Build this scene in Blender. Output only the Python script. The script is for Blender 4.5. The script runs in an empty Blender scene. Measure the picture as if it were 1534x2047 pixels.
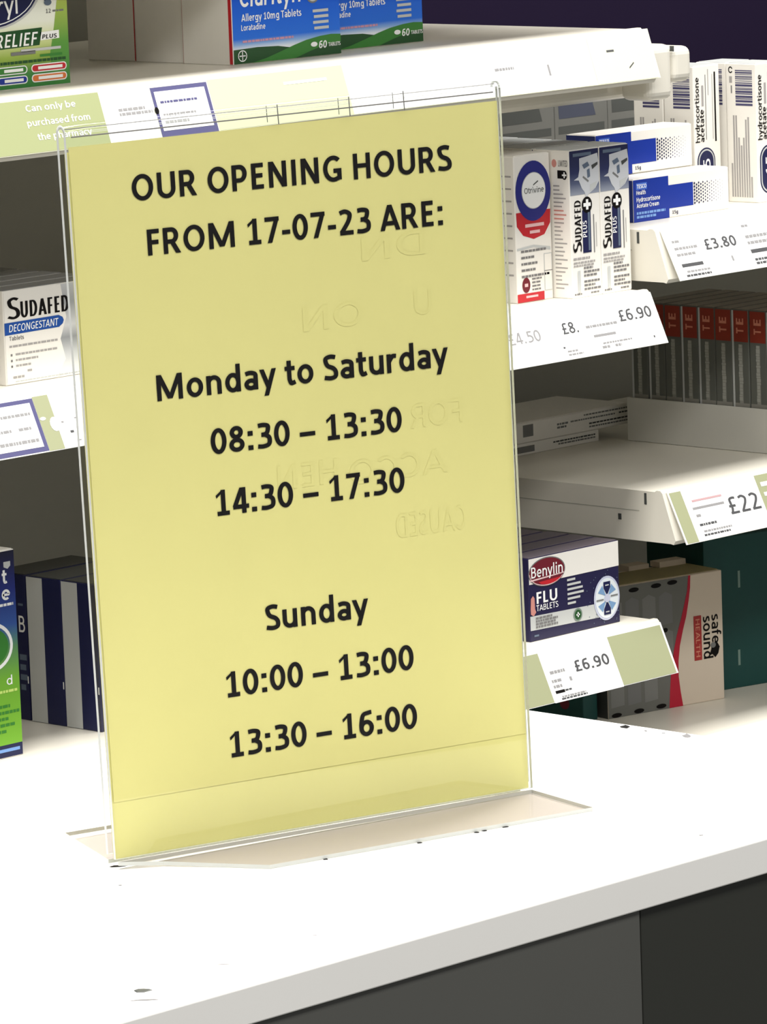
import bpy, bmesh, math, random
from mathutils import Vector, Matrix

random.seed(7)
S = bpy.context.scene
COL = S.collection

# ------------------------------------------------------------------ camera
cam_d = bpy.data.cameras.new('camera')
cam = bpy.data.objects.new('camera', cam_d)
COL.objects.link(cam)
HEAD, PITCH, ROLL = 0.80260, 0.157289, 0.036392
fw = Vector((math.sin(HEAD) * math.cos(PITCH), math.cos(HEAD) * math.cos(PITCH), -math.sin(PITCH)))
r0 = Vector((math.cos(HEAD), -math.sin(HEAD), 0))
d0 = fw.cross(r0)
rt = r0 * math.cos(ROLL) + d0 * math.sin(ROLL)
dn = d0 * math.cos(ROLL) - r0 * math.sin(ROLL)
cam.matrix_world = Matrix(((rt.x, -dn.x, -fw.x, -1.4187), (rt.y, -dn.y, -fw.y, -1.5304), (rt.z, -dn.z, -fw.z, 0.4721), (0, 0, 0, 1)))
cam_d.sensor_fit = 'AUTO'
cam_d.sensor_width = 36.0
cam_d.lens = 10512.83 * 36.0 / 2047.0
cam_d.clip_start = 0.05
S.camera = cam

# ------------------------------------------------------------------ world, lights, exposure
world = bpy.data.worlds.new('shop_ambient')
S.world = world
world.use_nodes = True
world.node_tree.nodes['Background'].inputs[0].default_value = (0.95, 0.97, 1.0, 1)
world.node_tree.nodes['Background'].inputs[1].default_value = 0.14

def area(name, loc, size, power, col=(1, 0.985, 0.95)):
    l = bpy.data.lights.new(name, 'AREA')
    l.shape = 'RECTANGLE'
    l.size, l.size_y = size
    l.energy = power
    l.color = col
    o = bpy.data.objects.new(name, l)
    o.location = loc
    COL.objects.link(o)
    return o
# rows of ceiling panels over the customer side and the staff aisle
area('ceiling_light_aisle', (0.9, 0.42, 1.75), (4.2, 0.45), 75)
area('ceiling_light_front', (-0.4, -1.15, 1.75), (4.0, 0.6), 45)
S.view_settings.view_transform = 'Standard'
S.view_settings.look = 'None'
S.view_settings.exposure = 0.68
S.view_settings.gamma = 1.0
S.view_settings.use_curve_mapping = False

# ------------------------------------------------------------------ materials
def lin(c):
    return tuple(((v / 255.0) / 12.92 if v / 255.0 <= 0.04045 else ((v / 255.0 + 0.055) / 1.055) ** 2.4) for v in c)

MATS = {}
def mat(name, rgb, rough=0.5, spec=0.4, metal=0.0, noise=0.0, scale=60.0, bump=0.0):
    if name in MATS:
        return MATS[name]
    m = bpy.data.materials.new(name)
    m.use_nodes = True
    nt = m.node_tree
    b = nt.nodes['Principled BSDF']
    c = lin(rgb)
    b.inputs['Base Color'].default_value = (*c, 1)
    b.inputs['Roughness'].default_value = rough
    b.inputs['Specular IOR Level'].default_value = spec
    b.inputs['Metallic'].default_value = metal
    if noise or bump:
        tc = nt.nodes.new('ShaderNodeTexCoord')
        nz = nt.nodes.new('ShaderNodeTexNoise')
        nz.inputs['Scale'].default_value = scale
        nz.inputs['Detail'].default_value = 5
        nt.links.new(tc.outputs['Object'], nz.inputs['Vector'])
        if noise:
            mr = nt.nodes.new('ShaderNodeMapRange')
            mr.inputs['To Min'].default_value = 1 - noise
            mr.inputs['To Max'].default_value = 1 + noise
            nt.links.new(nz.outputs['Fac'], mr.inputs['Value'])
            mx = nt.nodes.new('ShaderNodeVectorMath')
            mx.operation = 'SCALE'
            mx.inputs[0].default_value = c
            nt.links.new(mr.outputs['Result'], mx.inputs['Scale'])
            nt.links.new(mx.outputs['Vector'], b.inputs['Base Color'])
        if bump:
            bp = nt.nodes.new('ShaderNodeBump')
            bp.inputs['Strength'].default_value = bump
            bp.inputs['Distance'].default_value = 0.001
            nt.links.new(nz.outputs['Fac'], bp.inputs['Height'])
            nt.links.new(bp.outputs['Normal'], b.inputs['Normal'])
    MATS[name] = m
    return m

def grad(name, stops, axis='Z', rough=0.45):
    """printed colour blend running across the artwork's own extent"""
    if name in MATS:
        return MATS[name]
    m = bpy.data.materials.new(name)
    m.use_nodes = True
    nt = m.node_tree
    b = nt.nodes['Principled BSDF']
    b.inputs['Roughness'].default_value = rough
    tc = nt.nodes.new('ShaderNodeTexCoord')
    sp = nt.nodes.new('ShaderNodeSeparateXYZ')
    cr = nt.nodes.new('ShaderNodeValToRGB')
    nt.links.new(tc.outputs['Generated'], sp.inputs[0])
    nt.links.new(sp.outputs[axis], cr.inputs[0])
    nt.links.new(cr.outputs[0], b.inputs['Base Color'])
    e = cr.color_ramp.elements
    while len(e) < len(stops):
        e.new(0.5)
    for i, (p, c) in enumerate(stops):
        e[i].position = p
        e[i].color = (*lin(c), 1)
    MATS[name] = m
    return m

def clear_plastic(name, tint, base=0.04, rough=0.03):
    m = bpy.data.materials.new(name)
    m.use_nodes = True
    nt = m.node_tree
    nt.nodes.remove(nt.nodes['Principled BSDF'])
    out = nt.nodes['Material Output']
    tr = nt.nodes.new('ShaderNodeBsdfTransparent')
    tr.inputs[0].default_value = (*tint, 1)
    gl = nt.nodes.new('ShaderNodeBsdfGlossy')
    gl.inputs['Roughness'].default_value = rough
    geo = nt.nodes.new('ShaderNodeNewGeometry')
    fr = nt.nodes.new('ShaderNodeMapRange')          # outer faces reflect a little, inner faces let everything through
    fr.inputs['To Min'].default_value = base
    fr.inputs['To Max'].default_value = 0.0
    nt.links.new(geo.outputs['Backfacing'], fr.inputs['Value'])
    mx = nt.nodes.new('ShaderNodeMixShader')
    nt.links.new(fr.outputs[0], mx.inputs[0])
    nt.links.new(tr.outputs[0], mx.inputs[1])
    nt.links.new(gl.outputs[0], mx.inputs[2])
    nt.links.new(mx.outputs[0], out.inputs[0])
    MATS[name] = m
    return m

WHITE = mat('carton_white', (240, 236, 228), 0.45, noise=0.02, scale=90)
STEEL = mat('shelf_steel', (226, 221, 208), 0.35, noise=0.015, scale=30)
WORKTOP = mat('worktop_laminate', (244, 242, 238), 0.4, noise=0.02, scale=8)
CHARCOAL = mat('charcoal_panel', (84, 84, 80), 0.5, noise=0.06, scale=12)
BLACKISH = mat('black_panel', (46, 47, 42), 0.5, noise=0.08, scale=12)
PURPLE = mat('purple_wall_paint', (30, 21, 44), 0.8, 0.1, noise=0.04, scale=10)
GREYPANEL = mat('grey_back_panel', (176, 175, 164), 0.6, noise=0.03, scale=15)
FLOOR = mat('floor_vinyl', (120, 120, 116), 0.5, noise=0.08, scale=6)
INK = mat('black_ink', (14, 10, 9), 0.6, 0.15)
GREYINK = mat('grey_ink', (120, 118, 118), 0.6)
PALEINK = mat('pale_grey_ink', (164, 160, 158), 0.6)
NAVY = mat('navy_print', (24, 28, 72), 0.4)
DARKNAVY = mat('dark_navy_print', (20, 20, 48), 0.4)
BLUE = mat('blue_print', (8, 46, 150), 0.4)
BRIGHT = mat('white_print', (248, 248, 246), 0.5)
RED = mat('red_print', (196, 34, 44), 0.4)
MAROON = mat('maroon_print', (112, 26, 40), 0.4)
GREEN = mat('green_print', (58, 128, 50), 0.4)
DGREEN = mat('dark_green_print', (32, 78, 36), 0.4)
GREYP = mat('grey_print', (120, 120, 118), 0.5)
DGREY = mat('dark_grey_print', (70, 72, 70), 0.5)
LGREY = mat('light_grey_print', (196, 198, 196), 0.5)
TEAL = mat('teal_board', (22, 72, 68), 0.5, noise=0.06, scale=25)
PALEGREEN = mat('pale_green_card', (160, 163, 127), 0.6)
OLIVEGREEN = mat('soft_green_card', (160, 166, 120), 0.6)
VIOLET = mat('violet_border_print', (86, 84, 126), 0.5)
STRIPW = mat('label_paper', (246, 246, 242), 0.6)
PAPER = mat('yellow_paper', (227, 219, 145), 0.75, 0.2, noise=0.035, scale=26, bump=0.03)
PAPER2 = mat('yellow_paper_backing', (226, 219, 142), 0.75, 0.2, noise=0.035, scale=26)
GHOST = mat('show_through_print', (225.6, 217.6, 143.4), 0.75, 0.2)
ACRYL = clear_plastic('clear_acrylic', (0.985, 0.99, 0.985))
ACRYLEDGE = mat('acrylic_cut_edge', (206, 208, 204), 0.15, 0.6)
ACRYLFOOT = clear_plastic('clear_acrylic_foot', (0.875, 0.855, 0.84), 0.05)
LINEGREY = mat('acrylic_line', (120, 118, 116), 0.3)

# ------------------------------------------------------------------ object helpers
def tag(o, label=None, cat=None, group=None, kind=None):
    if label: o['label'] = label
    if cat: o['category'] = cat
    if group: o['group'] = group
    if kind: o['kind'] = kind
    return o

def mesh_obj(name, verts, faces, mats, parent=None, idx=None, loc=None, rz=0.0, smooth=False):
    me = bpy.data.meshes.new(name)
    me.from_pydata([tuple(v) for v in verts], [], faces)
    for m in (mats if isinstance(mats, (list, tuple)) else [mats]):
        me.materials.append(m)
    if idx:
        me.polygons.foreach_set('material_index', idx)
    if smooth:
        me.polygons.foreach_set('use_smooth', [True] * len(me.polygons))
    me.update()
    o = bpy.data.objects.new(name, me)
    COL.objects.link(o)
    if parent:
        o.parent = parent
    if loc:
        o.location = loc
    o.rotation_euler.z = rz
    return o

def empty(name, loc=(0, 0, 0), rz=0.0):
    o = bpy.data.objects.new(name, None)
    o.location = loc
    o.rotation_euler.z = rz
    o.empty_display_size = 0.05
    COL.objects.link(o)
    return o

def box_bm(x0, x1, y0, y1, z0, z1, bev=0.0, seg=2):
    bm = bmesh.new()
    bmesh.ops.create_cube(bm, size=1)
    for v in bm.verts:
        v.co = Vector((x0 + (v.co.x + .5) * (x1 - x0), y0 + (v.co.y + .5) * (y1 - y0), z0 + (v.co.z + .5) * (z1 - z0)))
    if bev:
        bmesh.ops.bevel(bm, geom=bm.edges[:], offset=bev, segments=seg, affect='EDGES', profile=0.5)
    return bm

def bm_obj(name, bm, m, parent=None, loc=None, rz=0.0):
    me = bpy.data.meshes.new(name)
    bmesh.ops.recalc_face_normals(bm, faces=bm.faces[:])
    bm.to_mesh(me)
    bm.free()
    me.materials.append(m)
    o = bpy.data.objects.new(name, me)
    COL.objects.link(o)
    if parent:
        o.parent = parent
    if loc:
        o.location = loc
    o.rotation_euler.z = rz
    return o

def box(name, x0, x1, y0, y1, z0, z1, m, parent=None, bev=0.0, seg=2):
    return bm_obj(name, box_bm(x0, x1, y0, y1, z0, z1, bev, seg), m, parent)

def prism_x(name, prof, x0, x1, m, parent=None, bev=0.0, seg=3):
    """closed (y, z) outline swept along x"""
    bm = bmesh.new()
    a = [bm.verts.new((x0, y, z)) for y, z in prof]
    b = [bm.verts.new((x1, y, z)) for y, z in prof]
    n = len(prof)
    for i in range(n):
        bm.faces.new((a[i], a[(i + 1) % n], b[(i + 1) % n], b[i]))
    bm.faces.new(a[::-1])
    bm.faces.new(b)
    if bev:
        bmesh.ops.bevel(bm, geom=bm.edges[:], offset=bev, segments=seg, affect='EDGES', profile=0.5)
    return bm_obj(name, bm, m, parent)

# ------------------------------------------------------------------ lettering: a drawn stroke alphabet (cap height = 1)
XH = 0.74
def arc(cx, cy, rx, ry, a0, a1, n=18):
    return [(cx + rx * math.cos(math.radians(a0 + (a1 - a0) * i / n)), cy + ry * math.sin(math.radians(a0 + (a1 - a0) * i / n))) for i in range(n + 1)]

def spl(p, n=6):
    q = [p[0]] + list(p) + [p[-1]]
    out = []
    for i in range(1, len(q) - 2):
        a, b, c, d = q[i - 1], q[i], q[i + 1], q[i + 2]
        for j in range(n):
            t = j / n
            out.append(tuple(0.5 * ((2 * b[k]) + (-a[k] + c[k]) * t + (2 * a[k] - 5 * b[k] + 4 * c[k] - d[k]) * t * t + (-a[k] + 3 * b[k] - 3 * c[k] + d[k]) * t ** 3) for k in (0, 1)))
    out.append(p[-1])
    return out

def glyph(ch, h, k):
    """-> advance, body width, strokes; stroke = ('s', pts) pen, ('c', pts) closed pen, ('d', x0,y0,x1,y1) flat-cut diagonal, ('p', pts) filled"""
    s, c, d, p = (lambda *a: ('s', list(a))), (lambda a: ('c', a)), (lambda *a: ('d',) + a), (lambda *a: ('p', list(a)))
    T, X = 1 - k, XH - k
    if ch == ' ': return .351, .0, []
    if ch == 'O': return 1.05, .92, [c(arc(.46, .5, .46 - h, .51 - k, 0, 360, 36)[:-1])]
    if ch == 'Q': return 1.05, .92, [c(arc(.46, .5, .46 - h, .51 - k, 0, 360, 36)[:-1]), d(.5, .25, .85, -.12)]
    if ch == 'U': return .997, .78, [('s', [(h, 1)] + arc(.39, .36, .39 - h, .37 - k, 180, 360) + [(.78 - h, 1)])]
    if ch == 'R': return .874, .74, [s((h, 0), (h, 1)), ('s', [(h, T)] + arc(.36, (T + .46) / 2, .66 - .36 - h, (T - .46) / 2, 90, -90) + [(h, .46)]), d(.37, .46, .74 - h * 1.1, 0)]
    if ch == 'P': return .826, .66, [s((h, 0), (h, 1)), ('s', [(h, T)] + arc(.34, (T + .40) / 2, .66 - .34 - h, (T - .40) / 2, 90, -90) + [(h, .40)])]
    if ch == 'B': return .87, .70, [s((h, 0), (h, 1)), ('s', [(h, T)] + arc(.36, (T + .53) / 2, .28 - h, (T - .53) / 2, 90, -90) + [(h, .53)]), ('s', [(h, .53)] + arc(.38, (k + .53) / 2, .32 - h, (.53 - k) / 2, 90, -90) + [(h, k)])]
    if ch == 'D': return .97, .80, [s((h, 0), (h, 1)), ('s', [(h, T)] + arc(.34, .5, .46 - h, .5 - k, 90, -90) + [(h, k)])]
    if ch == 'E': return .757, .53, [s((h, 0), (h, 1)), s((h, T), (.53, T)), s((h, .52), (.49, .52)), s((h, k), (.53, k))]
    if ch == 'F': return .713, .52, [s((h, 0), (h, 1)), s((h, T), (.52, T)), s((h, .50), (.48, .50))]
    if ch == 'L': return .66, .50, [s((h, 0), (h, 1)), s((h, k), (.50, k))]
    if ch == 'T': return .77, .74, [s((.37, 0), (.37, 1)), s((0, T), (.74, T))]
    if ch == 'N': return 1.023, .79, [s((h, 0), (h, 1)), s((.79 - h, 0), (.79 - h, 1)), d(h * 1.1, 1, .79 - h * 1.1, 0)]
    if ch == 'I': return .415, 2 * h, [s((h, 0), (h, 1))]
    if ch == 'H': return .978, .77, [s((h, 0), (h, 1)), s((.77 - h, 0), (.77 - h, 1)), s((h, .52), (.77 - h, .52))]
    if ch == 'M': return 1.357, 1.12, [s((h, 0), (h, 1)), s((1.12 - h, 0), (1.12 - h, 1)), d(h * 1.15, 1, .56, .06), d(1.12 - h * 1.15, 1, .56, .06)]
    if ch == 'A': return .94, .92, [d(.46, 1, h * 1.05, 0), d(.46, 1, .92 - h * 1.05, 0), s((.2, .28), (.72, .28))]
    if ch == 'V': return .9, .88, [d(h, 1, .44, 0), d(.88 - h, 1, .44, 0)]
    if ch == 'K': return .86, .74, [s((h, 0), (h, 1)), d(.74 - h, 1, h * 1.6, .46), d(h * 2.2, .56, .74 - h, 0)]
    if ch == 'Y': return .8, .8, [d(h, 1, .4, .42), d(.8 - h, 1, .4, .42), s((.4, 0), (.4, .5))]
    if ch == 'C': return .83, .72, [('s', arc(.44, .5, .44 - h, .51 - k, 48, 312, 26))]
    if ch == 'G': return .989, .82, [('s', arc(.46, .5, .46 - h, .51 - k, 48, 300, 26) + [(.82 - h, .10)]), s((.82 - h, .06), (.82 - h, .50)), s((.46, .50 - k), (.82, .50 - k))]
    if ch == 'S': return .734, .64, [('s', spl([(.56, .88), (.34, 1.005 - k), (.10 + h * .3, .86), (.08 + h * .5, .70), (.22, .56), (.44, .46), (.62 - h * .7, .32), (.60 - h * .7, .14), (.32, k - .005), (.04, .12)]))]
    if ch == '0': return .787, .69, [c(arc(.345, .5, .345 - h, .505 - k, 0, 360, 36)[:-1])]
    if ch == '1': return .787, .60, [s((.34, 0), (.34, 1)), s((.06, k), (.60, k)), p((.02, .80), (.05, .68), (.34 - h, .84), (.34 - h + .02, 1), (.34 - h * .4, 1))]
    if ch == '2': return .787, .66, [('s', spl([(.07, .86), (.30, 1 - k), (.55 - h * .4, .80), (.50 - h * .4, .56), (.30, .32), (.12, k * 1.2)])), s((.05, k), (.66, k))]
    if ch == '3': return .787, .63, [('s', spl([(.07, .90), (.30, 1 - k), (.54 - h * .4, .85), (.50 - h * .4, .62), (.32, .54), (.20, .54)])), ('s', spl([(.20, .54), (.36, .53), (.60 - h * .6, .40), (.58 - h * .6, .16), (.28, k), (.03, .10)]))]
    if ch == '4': return .787, .74, [d(.46, 1, .12, .28), s((.04, .26), (.74, .26)), s((.52, 0), (.52, 1))]
    if ch == '5': return .787, .62, [s((.10, T), (.57, T)), s((.10 + h * .8, 1), (.10 + h * .6, .52)), ('s', spl([(.10 + h * .4, .56), (.32, .60), (.60 - h * .7, .44), (.58 - h * .7, .18), (.28, k), (.03, .09)]))]
    if ch == '6': return .787, .68, [c(arc(.35, .32, .33 - h, .325 - k, 0, 360, 30)[:-1]), ('s', spl([(.60, .93), (.46, 1 - k), (.22, .85), (.08 + h * .5, .55), (.02 + h, .33)]))]
    if ch == '9': return .787, .68, [c(arc(.33, .68, .33 - h, .325 - k, 0, 360, 30)[:-1]), ('s', spl([(.08, .07), (.22, k), (.46, .15), (.60 - h * .5, .45), (.66 - h, .67)]))]
    if ch == '7': return .787, .66, [s((.03, T), (.66, T)), d(.56, 1 - k, .22, 0)]
    if ch == '8': return .787, .68, [c(arc(.34, .75, .29 - h, .255 - k, 0, 360, 28)[:-1]), c(arc(.34, .27, .335 - h, .275 - k, 0, 360, 28)[:-1])]
    if ch == '£': return .787, .68, [('s', spl([(.62, .90), (.44, 1 - k), (.24, .86), (.24, .6), (.24, .3), (.14, k)])), s((.05, k), (.66, k)), s((.06, .47), (.52, .47))]
    if ch in ':.':
        r = h * 1.15
        dots = [p((0, 0), (2 * r, 0), (2 * r, 2.2 * k), (0, 2.2 * k))]
        if ch == ':': dots.append(p((0, XH - 2.2 * k), (2 * r, XH - 2.2 * k), (2 * r, XH), (0, XH)))
        return .415, 2 * r, dots
    if ch == '-': return .475, .36, [s((0, .36), (.36, .36))]
    if ch == '–': return .773, .69, [s((0, .36), (.69, .36))]
    if ch == '+': return .7, .56, [s((0, .42), (.56, .42)), s((.28, .14), (.28, .70))]
    if ch == '•': return .5, .3, [p(*[(x, y) for x, y in arc(.15, .4, .15, .15, 0, 340, 12)])]
    if ch == 'o': return .835, .72, [c(arc(.36, XH / 2, .36 - h, XH / 2 + .01 - k, 0, 360, 30)[:-1])]
    if ch in 'nhm':
        st = [s((h, 0), (h, XH if ch != 'h' else 1.08))]
        def arch(x):
            return ('s', [(x + h, XH - .34)] + arc(x + .33, XH - .30, .33 - h, .305 - k, 175, 0, 14) + [(x + .66 - h, 0)])
        if ch == 'm':
            return 1.25, 1.10, st + [('s', [(h, XH - .34)] + arc(.29, XH - .28, .29 - h, .285 - k, 175, 0, 14) + [(.58 - h, 0)]), ('s', [(.58 - h, XH - .34)] + arc(.83 - h, XH - .28, .27 - h, .285 - k, 175, 0, 14) + [(1.10 - h * 2, 0)])]
        return .834, .66, st + [arch(0)]
    if ch == 'u': return .834, .66, [s((.66 - h, 0), (.66 - h, XH)), ('s', [(h, XH)] + arc(.33, .30, .33 - h, .305 - k, 180, 355, 14) + [(.66 - h, .34)])]
    if ch in 'dqg':
        b = c(arc(.34, XH / 2, .34 - h, XH / 2 + .01 - k, 0, 360, 30)[:-1])
        if ch == 'd': return .834, .68, [b, s((.68 - h, 0), (.68 - h, 1.08))]
        if ch == 'q': return .834, .68, [b, s((.68 - h, -.29), (.68 - h, XH))]
        return .834, .68, [b, ('s', [(.68 - h, XH)] + spl([(.68 - h, .1), (.60, -.18), (.36, -.29 + k), (.06, -.22)]))]
    if ch in 'bp':
        b = c(arc(.34, XH / 2, .34 - h, XH / 2 + .01 - k, 0, 360, 30)[:-1])
        return .834, .68, [b, s((h, 0 if ch == 'b' else -.29), (h, 1.08 if ch == 'b' else XH))]
    if ch == 'a': return .767, .61, [('s', spl([(.07, .63), (.28, X + .01), (.52 - h * .3, .60), (.61 - h, .42), (.61 - h, .2), (.61 - h, 0)])), c(arc(.30, .22, .30 - h, .23 - k, 0, 360, 26)[:-1])]
    if ch == 'y': return .736, .74, [d(h, XH, .39, .0), ('d', .74 - h, XH, .27, -.29)]
    if ch == 'v': return .736, .72, [d(h, XH, .36, 0), d(.72 - h, XH, .36, 0)]
    if ch == 't': return .539, .46, [('s', [(.10 + h, .96), (.10 + h, .30)] + spl([(.10 + h, .24), (.16 + h, .09), (.30 + h * .4, k), (.46, .035 + k)])), s((0, X), (.45, X))]
    if ch == 'f': return .5, .46, [('s', [(.10 + h, 0), (.10 + h, .75)] + spl([(.10 + h, .85), (.2 + h, 1.04), (.46, 1.07 - k)])), s((0, X), (.43, X))]
    if ch == 'r': return .551, .44, [s((h, 0), (h, XH)), ('s', spl([(h, .42), (.14 + h, .62), (.30, X), (.44, X - .01)]))]
    if ch == 'c': return .64, .56, [('s', arc(.35, XH / 2, .35 - h, XH / 2 + .01 - k, 50, 310, 24))]
    if ch == 'e': return .78, .68, [('s', [(h, .37), (.68 - h * .8, .37)] + arc(.34, XH / 2, .34 - h, XH / 2 + .01 - k, 8, 312, 26))]
    if ch == 's': return .62, .53, [('s', spl([(.46, .66), (.28, XH - k), (.09, .60), (.14, .44), (.38, .32), (.47, .18), (.28, k), (.03, .09)]))]
    if ch == 'i': return .38, 2 * h, [s((h, 0), (h, XH)), p((0, .88), (2 * h, .88), (2 * h, 1.06), (0, 1.06))]
    if ch == 'l': return .38, 2 * h, [s((h, 0), (h, 1.08))]
    if ch == 'k': return .75, .66, [s((h, 0), (h, 1.08)), d(.64 - h, XH, h * 1.7, .36), d(h * 2.3, .44, .66 - h, 0)]
    return .6, .5, [('c', arc(.25, .35, .2, .3, 0, 360, 16)[:-1])]

def ribbon(pts, h, k, closed):
    n = len(pts)
    L, R = [], []
    for i in range(n):
        a = pts[(i - 1) % n] if (closed or i > 0) else pts[i]
        b = pts[(i + 1) % n] if (closed or i < n - 1) else pts[i]
        tx, ty = b[0] - a[0], b[1] - a[1]
        q = math.hypot(tx, ty) or 1e-9
        nx, ny = -ty / q, tx / q
        w = math.sqrt((h * nx) ** 2 + (k * ny) ** 2) or 1e-9
        ox, oy = h * h * nx / w, k * k * ny / w
        L.append((pts[i][0] + ox, pts[i][1] + oy))
        R.append((pts[i][0] - ox, pts[i][1] - oy))
    out = []
    for i in range(n if closed else n - 1):
        j = (i + 1) % n
        out.append([R[i], R[j], L[j], L[i]])
    return out

def text_polys(txt, weight=0.19, contrast=0.84):
    h = weight / 2
    k = h * contrast
    x = 0.0
    polys = []
    sid = 0
    first = None
    last = 0.0
    for ch in txt:
        adv, bw, st = glyph(ch, h, k)
        lsb = max(0.0, (adv - bw) / 2)
        if bw > 0:
            if first is None: first = x + lsb
            last = x + lsb + bw
        for q in st:
            if q[0] == 's': ps = ribbon(q[1], h, k, False)
            elif q[0] == 'c': ps = ribbon(q[1], h, k, True)
            elif q[0] == 'd':
                _, x0, y0, x1, y1 = q
                L = math.hypot(x1 - x0, y1 - y0)
                e = h * min(1.6, L / max(abs(y1 - y0), 1e-6)) * 0.98
                ps = [[(x0 - e, y0), (x1 - e, y1), (x1 + e, y1), (x0 + e, y0)]]
            else: ps = [q[1]]
            sid += 1
            polys += [([(a + x + lsb, b) for a, b in pp], sid) for pp in ps]
        x += adv
    first = first or 0.0
    return [([(a - first, b) for a, b in pp], i) for pp, i in polys], last - first

WORDS = random.Random(5)
class Art:
    """flat print on one face: frame O, U, V (metres) in the parent's own coordinates; shapes in millimetres"""
    def __init__(self, O, U, V, fmap=None, eps=0.00012):
        self.O, self.U, self.V = Vector(O), Vector(U).normalized(), Vector(V).normalized()
        self.N = self.U.cross(self.V).normalized()
        self.fmap, self.eps = fmap, eps
        self.v, self.f, self.i, self.m = [], [], [], []
    def pt(self, u, v, layer):
        if self.fmap: return self.fmap(u, v, layer)
        return self.O + self.U * u / 1000 + self.V * v / 1000 + self.N * self.eps * layer
    def poly(self, pts, m, layer=1):
        ar = sum(pts[j][0] * pts[(j + 1) % len(pts)][1] - pts[(j + 1) % len(pts)][0] * pts[j][1] for j in range(len(pts)))
        if ar < 0: pts = pts[::-1]
        b = len(self.v)
        self.v += [self.pt(a, c, layer) for a, c in pts]
        self.f.append(tuple(range(b, b + len(pts))))
        if m not in self.m: self.m.append(m)
        self.i.append(self.m.index(m))
    def rect(self, u0, v0, u1, v1, m, layer=1, tilt=0.0, shear=0.0):
        dv = tilt * (u1 - u0)
        self.poly([(u0, v0), (u1, v0 + dv), (u1 + shear, v1 + dv), (u0 + shear, v1)], m, layer)
    def ell(self, cu, cv, ru, rv, m, layer=1, n=36):
        self.poly(arc(cu, cv, ru, rv, 0, 360, n)[:-1], m, layer)
    def ring(self, cu, cv, ru, rv, w, m, layer=1, n=36, a0=0, a1=360):
        o, q = arc(cu, cv, ru, rv, a0, a1, n), arc(cu, cv, ru - w, rv - w, a0, a1, n)
        for j in range(n):
            self.poly([o[j], o[j + 1], q[j + 1], q[j]], m, layer)
    def text(self, s, u, v, cap, m, width=None, weight=0.19, contrast=0.84, layer=2, rot=0, slant=0.0, mirror=False, drop=0.0):
        ps, w = text_polys(s, weight, contrast)
        sx = (width / w) if width else cap
        for pp, sid in ps:
            q = [((w - a if mirror else a) * sx + slant * b * cap, b * cap + drop * a / w) for a, b in pp]
            if rot == 90: q = [(-b, a) for a, b in q]
            if rot == -90: q = [(b, -a) for a, b in q]
            self.poly([(u + a, v + b) for a, b in q], m, layer + .012 * sid)      # overlapping strokes never share a plane
    def lines(self, u, v, lens, h, gap, m, layer=2):
        for j, l in enumerate(lens):
            if h > 1.5 or l < 7:
                self.rect(u, v - j * gap, u + l, v - j * gap + h, m, layer)
                continue
            x = u                                   # a row of print too fine to read: word by word
            while x < u + l - .6:
                w = min(WORDS.uniform(1.6, 4.6), u + l - x)
                self.rect(x, v - j * gap, x + w, v - j * gap + min(h * 1.5, gap * .62), m, layer)
                x += w + .6
    def build(self, name, parent, label=None):
        o = mesh_obj(name, self.v, self.f, self.m, parent, self.i)
        if label: o['label'] = label
        return o

def front(o, **kw): return Art((0, 0, 0), (1, 0, 0), (0, 0, 1), **kw)
def left(d): return Art((0, d, 0), (0, -1, 0), (0, 0, 1))

def carton(name, label, loc, w, d, h, m=WHITE, group=None, rz=0.0, flap=True, flapmat=None, bev=0.0007):
    """folding carton: board body with softened edges, tucked lid and dust-flap slits on top"""
    o = bm_obj(name, box_bm(0, w, 0, d, 0, h, bev, 2), m, loc=loc, rz=rz)
    tag(o, label, 'box', group)
    if flap:
        lid = box('tuck_flap', 0.0012, w - 0.0012, 0.0008, d - 0.0022, h - 0.0001, h + 0.0005, flapmat or m, o, 0.0002, 1)
    return o

ORD = ['', 'first', 'second', 'third', 'fourth', 'fifth', 'sixth', 'seventh', 'eighth', 'ninth', 'tenth']
def copy_tree(o, loc, label=None, parent=None):
    c = o.copy()
    COL.objects.link(c)
    if parent is None:
        c.location = loc
        if label: c['label'] = label
    else:
        c.parent = parent
    for ch in o.children:
        copy_tree(ch, None, None, c)
    return c

# ------------------------------------------------------------------ setting
ZF = -0.95
tag(box('floor', -2.5, 4.5, -3.0, 1.7, ZF - 0.05, ZF, FLOOR), 'grey vinyl shop floor below the counter and shelving', 'floor', kind='structure')
tag(box('wall_back', -2.5, 4.5, 1.62, 1.70, ZF, 1.9, PURPLE), 'dark purple painted wall behind the shelving', 'wall', kind='structure')

# ------------------------------------------------------------------ counter
ZW = -0.0013
YFR, YBK, XR, XL = -0.1815, 0.140, 0.3412, -1.1
top = box('worktop', XL, XR, YFR, YBK, ZW - 0.0146, ZW, WORKTOP, bev=0.0006)
tag(top, 'white laminate worktop the acrylic sign stands on', 'worktop')
cab = empty('counter_cabinet', (0, 0, ZF))
tag(cab, 'dark counter cabinet under the white worktop', 'counter')
zc = ZW - 0.0146 - ZF
box('front_panel', XL + .01, 0.1176, YFR + 0.0015, YFR + 0.018, 0, zc, CHARCOAL, cab, 0.0006)['label'] = 'charcoal panel'
box('front_panel', 0.1190, XR - 0.004, YFR + 0.0025, YFR + 0.018, 0, zc, BLACKISH, cab, 0.0006)['label'] = 'black panel'
box('side_panel', XR - 0.020, XR - 0.004, YFR + 0.0185, YBK - 0.006, 0, zc, BLACKISH, cab, 0.0006)
box('back_panel', XL + .01, XR - 0.0205, YBK - 0.022, YBK - 0.006, 0, zc, CHARCOAL, cab, 0.0006)
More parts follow.
